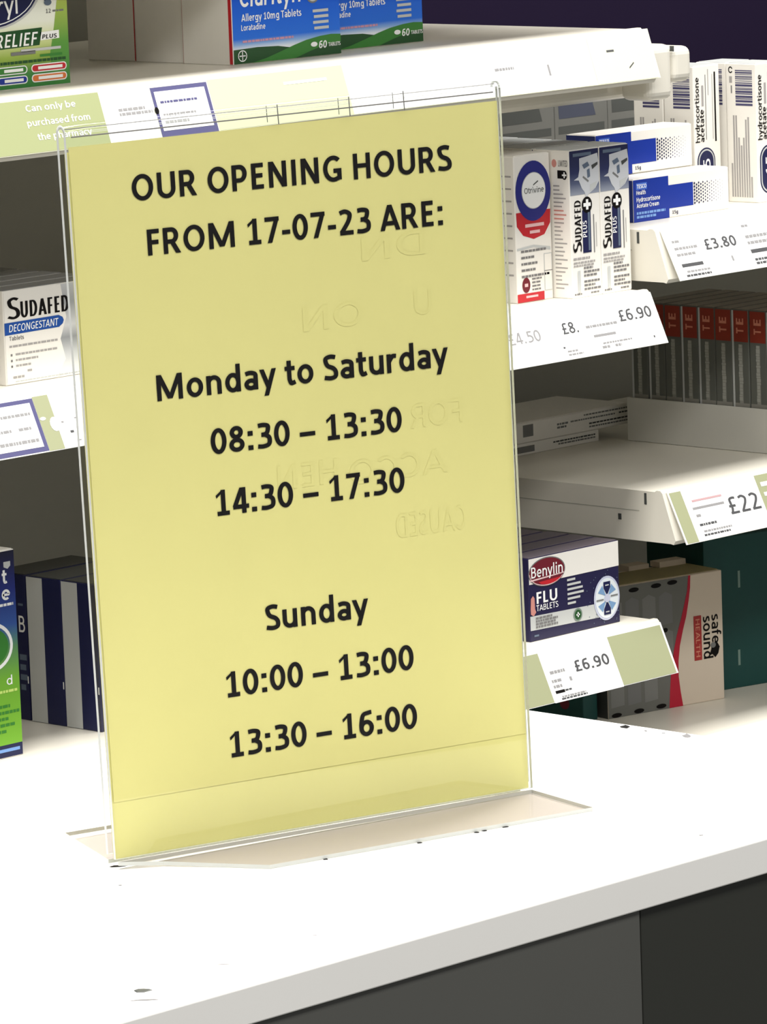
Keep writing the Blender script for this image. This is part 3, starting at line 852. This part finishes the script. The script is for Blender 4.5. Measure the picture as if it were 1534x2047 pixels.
# ------------------------------------------------------------------ goods on the middle shelf
d_ = carton('decongestant_box', 'white decongestant tablet box with a blue band at the left of the middle shelf', (.8889, 1.0411, ZM), .096, .0215, .0629, WHITE, 'decongestant tablet boxes', flapmat=GREYP)
b = front(d_)
b.rect(48, .5, 95.5, 62.4, grad('silver_fade', [(0, (238, 238, 236)), (.25, (200, 202, 202)), (.42, (150, 152, 154)), (.55, (214, 214, 214)), (.8, (168, 170, 172)), (1, (205, 205, 205))]), 1)
b.build('front_artwork', d_, 'silver shaded panel')
a = front(d_)
a.poly([(.6, .6), (46, .6), (54, 12), (50, 26), (56, 40), (52, 62.3), (.6, 62.3)], WHITE, 2)
a.text('S', 3.4, 43.6, 14.4, INK, width=11, weight=.2, contrast=.55, layer=3)
a.text('UDAFED', 15.2, 43.8, 10.8, INK, width=43.5, weight=.27, contrast=.4, layer=3)
a.poly([(.2, 33.4), (49, 34.0), (52.5, 36), (53.6, 38.2), (52.5, 40.4), (49, 42.0), (.2, 41.6)], mat('band_blue_print', (26, 78, 160)), 3)
a.text('DECONGESTANT', 4.0, 35.3, 4.8, BRIGHT, width=44, weight=.15, slant=.12, layer=4)
a.text('Tablets', 4.0, 29.6, 2.8, GREYINK, width=13, layer=3)
a.lines(3.8, 25.0, [44], .9, 3, PALEINK, 3); a.lines(9, 19.4, [38], .9, 3, PALEINK, 3); a.lines(9, 15.6, [20], .9, 3, PALEINK, 3); a.lines(9, 11.8, [14], .9, 3, PALEINK, 3)
for v in (19.4, 15.6, 11.8): a.rect(4.6, v - .2, 6.2, v + 1.3, GREYINK, 3)
a.lines(6, 4.2, [10], 1.0, 3, PALEINK, 3); a.lines(19, 7.6, [4], 1.4, 3, PALEINK, 3); a.lines(8, 1.8, [80], .4, 3, LGREY, 3)
a.build('lettering', d_)
for i in range(1, 6):
    copy_tree(d_, (.8889 + random.uniform(-.0015, .0015), 1.0411 + .0222 * i, ZM), 'decongestant tablet box, %s in the queue behind the blue-banded front one' % ORD[i])

e_ = carton('nasal_spray_box', 'white nasal spray box with a blue ring and red patch beside the sign', (1.3863, 1.0362, ZM), .0388, .036, .1072, WHITE, 'nasal spray boxes')
a = front(e_)
a.poly([(1, 66), (1.5, 56), (8, 49), (19.4, 45.6), (31, 48), (37.6, 56), (38.2, 66)], RED, 1)
a.ell(20, 80.8, 19.0, 22.0, mat('royal_blue_print', (36, 40, 128)), 2); a.ell(20.4, 81, 13.0, 13.4, LGREY, 3); a.ell(20.4, 81, 12.5, 12.9, BRIGHT, 4)
a.text('Otrivine', 10.2, 79.2, 4.2, DGREY, width=21, weight=.14, layer=5); a.poly([(20, 84.5), (25.5, 87.2), (25, 88), (20, 85.4)], DGREY, 5)
a.lines(10.2, 54.6, [20.4], 2.4, 5, mat('pink_print', (236, 190, 190)), 3); a.lines(15, 49.8, [11], 2.2, 5, MATS['pink_print'], 3)
a.poly([(.8, 40), (19, 41.4), (37, 38.5), (37, 36), (19, 39.6), (.8, 38.4)], LGREY, 1)
a.lines(5, 36.6, [27, 14, 18, 16, 30], 1.1, 4.6, GREYINK, 2)
a.ell(9.6, 12.6, 4.3, 5.6, MAROON, 2); a.rect(7.8, 11.4, 11.4, 13.8, MATS['pink_print'], 3); a.lines(16, 16, [11, 10, 9, 10], .8, 2.6, GREYINK, 2)
a.rect(-.1, .4, 29.0, 6.6, RED, 2); a.lines(9, 3.2, [13], 1.6, 2, MATS['pink_print'], 3)
a.rect(29.6, 6.5, 38.2, 34, LGREY, 1); a.rect(30.2, 7.1, 37.6, 33.4, WHITE, 2); a.rect(29.4, 21, 38.2, 21.5, GREYINK, 3)
a.build('lettering', e_)
l = left(.036)
for i in range(9): l.rect(20 + random.uniform(0, 5), 92 - i * 9, 33, 93.2 - i * 9, PALEINK, 1)
l.build('side_text', e_)
for i in range(1, 4):
    copy_tree(e_, (1.3863 + random.uniform(-.002, .002), 1.0362 + .0366 * i, ZM), 'nasal spray box, %s in the queue behind the blue-ringed one beside the sign' % ORD[i])

def decon_spray(label, loc):
    o = carton('decongestant_spray_box', label, loc, .0326, .0355, .1084, WHITE, 'tall decongestant spray boxes', flapmat=LGREY)
    b = front(o)
    b.rect(.4, 75.5, 32.2, 108, grad('photo_fade', [(0, (150, 156, 170)), (.25, (84, 92, 120)), (.5, (40, 46, 90)), (1, (26, 30, 72))]), 1)
    b.build('photo_panel', o, 'dark blue photo panel')
    a = front(o)
    a.poly([(11, 102), (20, 103), (31, 104.5), (32.2, 98), (32.2, 84), (28, 79), (20, 75), (17.5, 72.5), (16, 77), (13, 80), (10, 86), (4.5, 86.5), (9.5, 88.5), (11, 94)], mat('pale_photo_print', (204, 206, 210), .5), 2)
    a.poly([(14, 97), (20, 99), (22, 96), (16, 94)], MATS['slate_print'], 3); a.poly([(24, 96), (31, 98), (31, 96), (25, 93)], DGREY, 3)
    a.poly([(19, 93), (22, 94), (22.5, 88), (19.5, 87)], MATS['slate_print'], 3); a.poly([(14, 88), (20, 84), (21, 85), (15, 89)], GREYP, 3); a.poly([(22, 82), (30, 84), (28, 80), (22, 77)], LGREY, 3)
    a.lines(4, 103.6, [20], 2.4, 4, MATS['slate_print'], 3)
    a.text('S', 11.2, 33.6, 9.4, INK, width=7.5, weight=.22, contrast=.5, layer=2, rot=90)
    a.text('UDAFED', 11.2, 41.6, 7.0, INK, width=30, weight=.22, contrast=.45, layer=2, rot=90)
    a.rect(12.6, 32.6, 21.8, 64, NAVY, 2); a.ell(18.0, 67.6, 5.6, 6.0, INK, 3, 24)
    a.rect(14.0, 66.4, 22, 69.0, BRIGHT, 4); a.rect(16.8, 64, 19.4, 71.6, BRIGHT, 4)
    a.text('PLUS', 17.2, 44, 4.4, BRIGHT, width=12, weight=.2, contrast=.6, layer=3, rot=90)
    a.rect(18.6, 34, 20.8, 62, MATS['slate_print'], 3)
    a.rect(24.6, 32, 25.6, 60, GREYINK, 2); a.rect(27.4, 36, 28.0, 54, PALEINK, 2)
    a.lines(1.8, 28.2, [18], 1.0, 3, PALEINK); a.lines(1.8, 25.4, [24, 22], .8, 2.2, PALEINK)
    a.lines(12.8, 20.8, [10, 17, 14], 1.0, 2.8, GREYINK); a.lines(12.8, 10.8, [17, 12, 18], 1.0, 2.8, GREYINK)
    a.rect(6, 4, 9, 20, LGREY, 2); a.lines(2, 2.2, [8], 1.0, 2, GREYINK); a.lines(20, 2.2, [10], 1.0, 2, GREYINK)
    a.build('lettering', o)
    l = left(.0355)
    l.ell(21, 99, 2.4, 3.0, mat('rosy_print', (206, 140, 130)), 1, 14); l.text('LIMITED', 25, 96.8, 4.6, GREYINK, width=9, layer=1)
    l.rect(24, 88, 30, 94, INK, 1); l.ell(30.8, 90.6, 2.6, 3.4, INK, 2, 16); l.rect(28.6, 90, 33, 91.2, BRIGHT, 3); l.rect(30.2, 88.4, 31.4, 92.8, BRIGHT, 3)
    for i in range(26): l.rect(19.5, 82 - i * 3.0, 19.5 + random.choice([6, 8, 9.5, 12]), 83.0 - i * 3.0, MATS['rosy_print'] if 5 < i < 9 else PALEINK, 1)
    l.build('side_text', o)
    return o
f1 = decon_spray('tall white decongestant spray box with the text panel on its side showing', (1.4271, 1.0188, ZM))
copy_tree(f1, (1.4602, 1.0188, ZM), 'tall white decongestant spray box at the right end of the middle shelf')
for i in range(1, 5):
    for x in (1.4271, 1.4602):
        copy_tree(f1, (x + random.uniform(-.002, .002), 1.0188 + .0364 * i, ZM), 'tall decongestant spray box, %s back in the %s queue behind the front pair' % (ORD[i], 'left' if x < 1.45 else 'right'))
# ------------------------------------------------------------------ goods on the lower shelf
g_ = carton('liquid_medicine_box', 'tall blue and green medicine box at the far left of the lower shelf', (.8137, 1.036, ZL), .070, .045, .1392, WHITE)
b = front(g_)
b.rect(.5, 9, 69.5, 138.6, grad('blue_green_fade', [(0, (116, 176, 44)), (.34, (112, 172, 48)), (.50, (90, 140, 90)), (.62, (50, 86, 160)), (.80, (26, 40, 120)), (.93, (20, 22, 70)), (1, (16, 16, 44))]), 1)
b.build('front_artwork', g_)
a = front(g_)
a.rect(.5, .6, 69.5, 9, NAVY, 1); a.lines(40, 4.2, [27], 2.2, 3, mat('sky_print', (120, 160, 220)), 2)
a.text('t', 58.0, 117, 9.5, BRIGHT, weight=.2); a.text('e', 57.2, 106, 9.5, BRIGHT, width=7.5, weight=.2)
a.poly([(60, 131.5), (66, 131.5), (66, 128.5), (63.4, 126.6), (60, 128)], LGREY, 2)
a.lines(50, 102, [17], 1.2, 3, BRIGHT); a.ring(44, 76, 21, 17, 2.4, BRIGHT, 2); a.ell(44, 76, 17, 13, GREEN, 2)
a.text('d', 58, 49, 6.0, BRIGHT, width=5, weight=.14); a.lines(50, 44, [17], 1.2, 3, mat('lime_print', (200, 226, 120)), 2)
a.lines(48, 34, [12, 20, 10, 16, 8], 1.3, 4.2, GREEN, 2)
a.build('lettering', g_)
h_ = carton('navy_medicine_box', 'navy and grey medicine box at the front beside the sign edge', (.9643, 1.0455, ZL), .075, .0344, .1016, NAVY, 'navy medicine boxes', flapmat=DGREY)
a = left(.0344)
a.rect(.2, .4, 16.2, 101.2, LGREY, 1); a.rect(33.0, 26, 34.0, 31, BRIGHT, 1)
a.build('side_panel_print', h_, 'light grey half of the side')
a = front(h_)
a.text('BENYLIN', 8, 60, 12, BRIGHT, width=52, weight=.16)
a.build('lettering', h_)
h2 = copy_tree(h_, (.9643, 1.0806, ZL), 'navy and grey medicine box second in the row on the lower shelf')
h3 = copy_tree(h_, (.9650, 1.1170, ZL), 'navy medicine box hindmost of the row with letters on its side')
a = left(.0344)
a.text('B', 26.6, 61.5, 11.5, BRIGHT, width=6.2, weight=.15); a.lines(26, 42, [7, 6, 7, 5], 4.0, 7.0, MATS['slate_print'], 1); a.lines(26.5, 80, [5], 1.6, 3, MATS['slate_print'], 1)
a.build('lettering', h3)

i_ = carton('flu_tablet_box', 'navy flu tablet box with a maroon oval on the low shelf', (1.3725, 1.0216, ZL), .0995, .024, .0617, mat('flu_navy_print', (32, 28, 66), .4), 'flu tablet boxes', flapmat=mat('violet_grey_lid', (84, 76, 84), .45))
a = front(i_)
a.rect(.2, 42.6, 99.3, 61.4, WHITE, 1, 0)
a.rect(.3, 8.4, 80, 19.0, LGREY, 1, -.02)
a.ell(19.6, 50, 20.2, 10.8, GREYP, 2); a.ell(19.6, 50, 19.2, 10.0, MAROON, 3)
a.text('Benylin', 2.2, 47.0, 8.0, BRIGHT, width=34.5, weight=.16, layer=5); a.poly([(1.4, 44.6), (38, 46.4), (38.4, 47.2), (1.0, 45.8)], mat('pale_rose_print', (232, 196, 196)), 4); a.poly([(10, 43.2), (36, 44.2), (30, 41.2), (20, 40.4), (13, 41.4)], RED, 4); a.ring(19.6, 50, 19.4, 10.2, .6, MATS['pale_rose_print'], 4, 36, 180, 330)
a.text('FLU', 7.6, 27.4, 8.6, BRIGHT, width=22.6, weight=.2); a.text('TABLETS', 7.0, 22.0, 4.4, BRIGHT, width=24, weight=.15)
a.poly([(1.4, 32), (3.8, 34), (5.4, 32), (5.6, 24), (6.8, 21.5), (4, 18.8), (1.0, 20.5), (.8, 24)], MATS['rosy_print'], 2)
for i, w in enumerate((9, 15, 17, 18, 14, 9)): a.rect(41.5, 39.2 - i * 3.5, 41.5 + w, 40.9 - i * 3.5, LGREY, 2)
a.lines(6, 16.2, [18, 24, 22, 24], 1.1, 2.2, GREYINK, 3)
a.ell(52.2, 12.8, 4.9, 4.9, mat('sage_print', (120, 136, 124)), 3); a.ell(52.2, 12.8, 3.6, 3.6, DGREEN, 4); a.rect(50.4, 12.2, 54, 13.4, BRIGHT, 5); a.rect(51.6, 11, 52.8, 14.6, BRIGHT, 5)
a.ell(84.8, 20.3, 14.4, 16.6, mat('halo_print', (196, 200, 220)), 3); a.ell(84.8, 20.3, 12.8, 15.0, mat('disc_print', (226, 232, 236)), 4)
for s in (1, -1):
    a.poly([(84.8, 20.3 + s * 2), (81.0, 20.3 + s * 8), (81.0, 20.3 + s * 12.4), (88.6, 20.3 + s * 12.4), (88.6, 20.3 + s * 8)], NAVY, 6)
    for q in (1, -1): a.poly([(84.8 + q * 1.5, 20.3 + s * 2), (84.8 + q * 5, 20.3 + s * 10), (84.8 + q * 10, 20.3 + s * 5)], mat('steel_blue_print', (120, 156, 196)), 5)
    a.rect(84.8 + s * 4 if s > 0 else 72.8, 20.0 + s * .8, 96.8 if s > 0 else 80.8, 21.0 + s * .8, GREYP, 6)
a.ell(84.8, 20.3, 3.2, 3.2, MATS['halo_print'], 7); a.lines(82.8, 29.6, [4], .9, 2, LGREY, 7); a.lines(82.8, 9.6, [4], .9, 2, LGREY, 7)
random.seed(3)
for i in range(40):
    an, r = random.uniform(0, 360), random.uniform(16, 24)
    u, v = 84.8 + r * math.cos(math.radians(an)), 20.3 + r * math.sin(math.radians(an))
    if u < 98.6 and 1 < v < 41: a.rect(u, v, u + .7, v + .7, MATS['slate_print'], 2)
a.lines(4, 3.4, [5], 1.4, 2, MATS['slate_print'], 2)
a.build('lettering', i_)
for i in range(1, 7):
    copy_tree(i_, (1.3725 + random.uniform(-.003, .002), 1.0216 + .0246 * i, ZL), 'flu tablet box, %s in the queue behind the front navy one' % ORD[i])

# ------------------------------------------------------------------ right bay, £3.80 shelf
def cream_box(label, loc, group='flat blue and white cream boxes'):
    o = carton('cream_box', label, loc, .111, .0295, .0320, WHITE, group)
    a = front(o)
    a.poly([(.1, .1), (41, .1), (41, 7.0), (69, 7.0), (69, 24.6), (40.6, 24.6), (40.6, 31.9), (.1, 31.9)], BLUE, 1)
    a.rect(3.4, 24.4, 15.8, 29.4, mat('logo_blue_print', (70, 110, 205)), 2); a.text('TESCO', 4.2, 25.4, 3.0, BRIGHT, width=10.8, weight=.2, layer=3); a.text('Health', 3.6, 20.6, 3.2, BRIGHT, width=10.5, weight=.17)
    a.text('Hydrocortisone', 3.6, 15.2, 3.4, BRIGHT, width=27, weight=.17); a.text('Acetate Cream', 3.6, 10.8, 3.2, BRIGHT, width=25.5, weight=.17)
    a.lines(3.4, 5.8, [33], 1.3, 3, MATS['sky_print'], 2); a.lines(3.4, 2.9, [22], 1.3, 3, MATS['sky_print'], 2)
    for i in range(14):
        for j in range(7):
            r = 1.15 * (1 - i / 17)
            u, v = 70.6 + i * 2.5, 8.4 + j * 2.5 + (1.25 if i % 2 else 0)
            if v < 24: a.poly([(u - r, v), (u, v - r), (u + r, v), (u, v + r)], NAVY if i < 7 else VIOLET, 2)
    a.text('15g', 44.2, 2.6, 2.6, NAVY, width=6.6)
    a.build('lettering', o)
    l = left(.0295)
    l.rect(.3, .3, 29.2, 31.7, mat('deep_blue_print', (8, 34, 110), .4), 1)
    l.build('side_panel_print', o, 'deep blue end panel')
    return o
j1 = cream_box('flat blue and white cream box at the front of the £3.80 shelf', (1.535, 1.0521, ZA))
copy_tree(j1, (1.530, 1.0823, ZA), 'flat blue and white cream box hidden at the bottom of the rear pair')
copy_tree(j1, (1.5285, 1.0823, ZA + .0328), 'flat blue and white cream box stacked on top, behind the front one')
def upright_cream(label, loc):
    o = carton('hydrocortisone_box', label, loc, .0308, .0300, .1070, WHITE, 'upright white hydrocortisone boxes', flapmat=LGREY)
    a = front(o)
    a.text('hydrocortisone', 6.4, 48.5, 5.0, INK, width=50, weight=.17, rot=90); a.text('acetate', 11.6, 48.5, 5.0, INK, width=25, weight=.18, rot=90)
    a.rect(9.4, 76, 11.8, 92, PALEINK, 1); a.rect(13.8, 50, 14.6, 100, GREYINK, 1); a.rect(17, 84, 17.8, 104, PALEINK, 1)
    a.rect(22, 50, 22.6, 100, PALEINK, 1); a.rect(24.4, 48, 26.2, 101.5, INK, 1)
    def lozenge(r, m, ly): a.poly(arc(13.3, 33.5, r, r, 0, 180, 14) + arc(13.3, 17, r, r, 180, 360, 14), m, ly)
    lozenge(10.6, NAVY, 1); lozenge(9.4, LGREY, 2); lozenge(8.2, NAVY, 3)
    a.text('15', 17.6, 21, 8.5, BRIGHT, width=14, weight=.17, rot=90, layer=4)
    a.build('lettering', o)
    l = left(.030)
    random.seed(11)
    v = 74.6
    while v < 102.4:
        hgt = random.choice([.5, .8, 1.2, 1.7])
        l.rect(9.5, v, 26.4, min(v + hgt, 102.6), mat('barcode_ink', (70, 68, 104), .5), 1)
        v += hgt + random.choice([.4, .6, .9])
    l.ring(5.0, 102, 2.2, 2.6, .9, INK, 1, 16, 20, 330); l.rect(3.6, 92, 6.4, 97, PALEINK, 1); l.rect(5, 84, 6.2, 90, GREYINK, 1)
    for i in range(9):
        t0 = [30, 67, 67, 50, 44, 50, 64, 66, 20][i]
        l.rect(4.0 + i * 2.4, 4, 5.6 + i * 2.4, t0, PALEINK, 1)
    l.build('side_text', o)
    return o
j4 = upright_cream('upright white hydrocortisone box with its barcode side showing, at the right edge', (1.6879, 1.0577, ZA))
copy_tree(j4, (1.6497, 1.0882, ZA), 'upright white hydrocortisone box standing behind the flat blue boxes')
copy_tree(j4, (1.6497, 1.1192, ZA), 'upright white hydrocortisone box hindmost on the £3.80 shelf')
copy_tree(j4, (1.6890, 1.0887, ZA), 'upright white hydrocortisone box directly behind the barcode one')

# taller cartons far back on the £3.80 shelf, seen under the uppermost shelf
for i, (x, w, lb) in enumerate([(1.548, .066, 'grey printed carton far back, seen above the blue-ringed nasal spray box'), (1.6145, .062, 'grey and slate carton far back, between two grey cartons'), (1.677, .066, 'grey printed carton with a black disc far back under the uppermost shelf')]):
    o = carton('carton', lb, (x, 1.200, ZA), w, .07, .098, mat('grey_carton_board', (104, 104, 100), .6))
    a = front(o)
    a.poly([(5, 66), (w * 1000 - 14, 66), (w * 1000 - 20, 84), (4, 84)], (DGREY, mat('dim_slate_print', (66, 70, 86)), DGREY)[i], 1)
    if i == 2: a.ell(w * 1000 - 10, 80, 6, 6, INK, 2, 16)
    a.rect(4, 54, w * 1000 - 4, 60, DGREY, 1)
    a.build('front_artwork', o)

# ------------------------------------------------------------------ right bay, £22 shelf
tray = empty('display_tray', (1.6895, 1.02, ZB + .0002))
tag(tray, 'low white cardboard tray holding the row of red topped packs', 'tray')
TRAY = mat('tray_board', (214, 212, 204), .6, noise=.03, scale=40)
box('base', .0016, .1004, .0016, .178, 0, .0014, TRAY, tray)
box('side_wall', 0, .0015, 0, .180, 0, .0346, TRAY, tray, .0003, 1)
box('side_wall', .1005, .102, 0, .180, 0, .0346, TRAY, tray, .0003, 1)
box('end_wall', .0016, .1004, .1784, .180, 0, .0346, TRAY, tray, .0003, 1)
box('end_wall', .0016, .1004, 0, .0015, 0, .0200, TRAY, tray, .0003, 1)
PACKGREY = mat('pack_grey_print', (104, 106, 100), .4, noise=.05, scale=60)
RUST = mat('rust_red_print', (146, 54, 38), .4)
def pack(loc):
    o = bm_obj('blister_pack', box_bm(0, .094, 0, .0168, 0, .1092, .0008, 2), PACKGREY, loc=loc)
    tag(o, 'slim grey pack with a rust red top, first at the front of the tray', 'pack', 'red topped packs in the tray')
    l = left(.0168)
    l.rect(.8, 84, 16.2, 108.4, RUST, 1)
    l.text('E', 12.0, 97.5, 7.4, mat('salmon_print', (222, 140, 116)), width=5.0, weight=.22, rot=90); l.text('T', 12.0, 90.5, 7.4, MATS['salmon_print'], width=4.5, weight=.22, rot=90)
    l.rect(6.6, 36, 10.4, 82, mat('streak_print', (150, 150, 142), .5), 1)
    v = 38.0
    while v < 80:
        q = WORDS.uniform(1.2, 3.4)
        l.rect(6.8 + WORDS.uniform(-.5, .4), v, 10.2 + WORDS.uniform(-.6, .6), v + q, mat('streak_word_print', (172, 172, 164), .5), 2)
        v += q + .5
    l.rect(.4, 24, 16.4, 36, mat('lower_print', (146, 144, 136), .5), 1)
    l.build('side_print', o)
    t = box('white_spine', -.0003, .0938, .0149, .0166, .001, .1085, LGREY, o)
    lidp = box('tuck_flap', .001, .093, .0010, .0145, .1090, .1096, mat('lid_print', (150, 140, 128), .5), o)
    return o
pk = pack((1.6918, 1.0225, ZB + .0018))
for i in range(1, 10):
    c = copy_tree(pk, (1.6918 + random.uniform(0, .001), 1.0225 + .01735 * i, ZB + .0018), 'slim grey pack with a rust red top, %s from the front of the tray' % ORD[i + 1])
    if i in (2, 4, 7):                                   # these show no pale spine
        for ch in list(c.children):
            if ch.name.startswith('white_spine'): bpy.data.objects.remove(ch)
FLATC = [('long flat white carton lying on top of the shorter one, far back', (1.56, 1.218, ZB + .0098), .154, .0160), ('shorter flat carton under the long white one, far back on the £22 shelf', (1.56, 1.219, ZB), .1165, .0095)]
for lb, loc, w, h in FLATC:
    o = carton('flat_carton', lb, loc, w, .08, h, WHITE, 'flat cartons lying far back')
    a = front(o)
    W = w * 1000
    if h > .012:
        a.rect(26, 4.5, 38, 14, GREYP, 1); a.lines(66, 9.0, [13, 11], 1.4, 2.6, GREYP, 1)
        a.lines(98, 12.6, [52], 1.2, 2, GREYP, 1); a.lines(82, 9.4, [54], 1.2, 2, GREYP, 1); a.lines(140, 9.6, [11], 1.4, 2, DGREY, 1); a.lines(104, 5.2, [48], 1.2, 2, DGREY, 1); a.lines(104, 2.6, [47], 1.2, 2, GREYP, 1)
    else:
        a.lines(62, 5.4, [50], 1.0, 2, DGREY, 1); a.lines(68, 3.2, [44], 1.0, 2, GREYP, 1); a.rect(10, 2, 40, 7, GREYP, 1)
    a.build('lettering', o)

# ------------------------------------------------------------------ right bay, bottom shelf
MB = mat('kraft_white_board', (226, 210, 190), .55, noise=.02, scale=40)
m_ = carton('pill_organiser_box', 'cream carton with a red wave and a grey pill organiser photo, on the bottom shelf', (1.5539, 1.109, ZC), .1155, .052, .1020, MB, rz=-.187, flap=False)
lid = box('lid_flap', .012, .1145, .004, .046, .1018, .1026, mat('lid_olive_print', (150, 140, 100), .6), m_)
box('lid_flap', .060, .080, .046, .060, .1012, .1062, MB, m_)
box('lid_flap', .086, .112, .040, .052, .1026, .1070, MB, m_)
a = front(m_)
wave = [(73.6, .2), (71.5, 12), (70, 24), (70.2, 36), (72, 48), (75.5, 60), (79, 70), (81.8, 82), (83.6, 92), (84.2, 101.8)]
wave2 = [(60, .2), (61, 14), (62.5, 28), (65, 42), (69, 56), (73.5, 68), (77.5, 80), (80.5, 90), (82, 101.8)]
a.poly([(.2, .2)] + wave2 + [(.2, 101.8)], mat('organiser_grey_print', (112, 112, 106), .5), 1)
a.poly(wave + wave2[::-1], mat('crimson_print', (190, 24, 52), .45), 2)
for i in range(4):
    for j in range(3):
        u, v = 3 + i * 16.5, 8 + j * 29
        if u + 14 < wave2[2 + j * 2][0] + 4: a.poly([(u, v), (u + 13, v + 1), (u + 13, v + 23), (u + 6.5, v + 26), (u, v + 23)], GREYP if (i + j) % 2 else mat('mid_grey_print', (128, 128, 124), .5), 2)
for u, v in [(8, 2), (30, 2.4), (52, 3), (6, 97), (28, 97.6), (50, 98), (66, 98.5), (58, 62), (56, 52), (34, 46), (36, 66)]:
    a.ell(u, v, 5 if v > 90 or v < 4 else 2.4, 1.8, INK, 3, 14)
a.rect(86.2, 33.8, 93.8, 69, mat('brick_red_print', (176, 52, 48), .5), 2); a.text('HEALTH', 88.0, 66.5, 4.0, MATS['salmon_print'], width=30, weight=.16, rot=-90, layer=3)
a.text('sound', 95.6, 67.5, 8.8, INK, width=33.5, weight=.17, rot=-90); a.text('safe', 104.2, 68, 8.4, INK, width=23, weight=.17, rot=-90); 
a.poly([(104, 44), (109, 46), (111.5, 42), (110, 37), (107, 34), (104, 37), (101, 36), (103, 41)], INK, 3); a.ell(105, 44, 2.6, 2.2, GREYP, 4, 12)
a.build('lettering', m_)
a = left(.052)
a.rect(.3, .3, 51.7, 101.7, DGREY, 1)
a.build('side_panel_print', m_, 'dark grey side')
for lb, loc, rz, w in [('teal carton with pale slots to the right of the pill organiser carton', (1.6760, 1.1130, ZC), -.22, .125), ('thin teal carton with a maroon dot standing left of the pill organiser carton', (1.5330, 1.116, ZC), 0, .0165)]:
    o = carton('teal_carton', lb, loc, w, .075, .122 if rz else .085, TEAL, 'teal cartons on the bottom shelf', rz=rz)
    a = front(o)
    if rz:
        a.rect(33.2, 80, 35.4, 93.5, mat('slot_pale', (126, 150, 140), .6), 1); a.rect(31.6, 18, 33.8, 30.5, MATS['slot_pale'], 1)
    else:
        a = left(.075)
        a.ell(56, 13, 5, 4.5, MAROON, 1, 14); a.rect(20, 6, 26, 12, MATS['slot_pale'], 1)
    a.build('printed_mark', o)
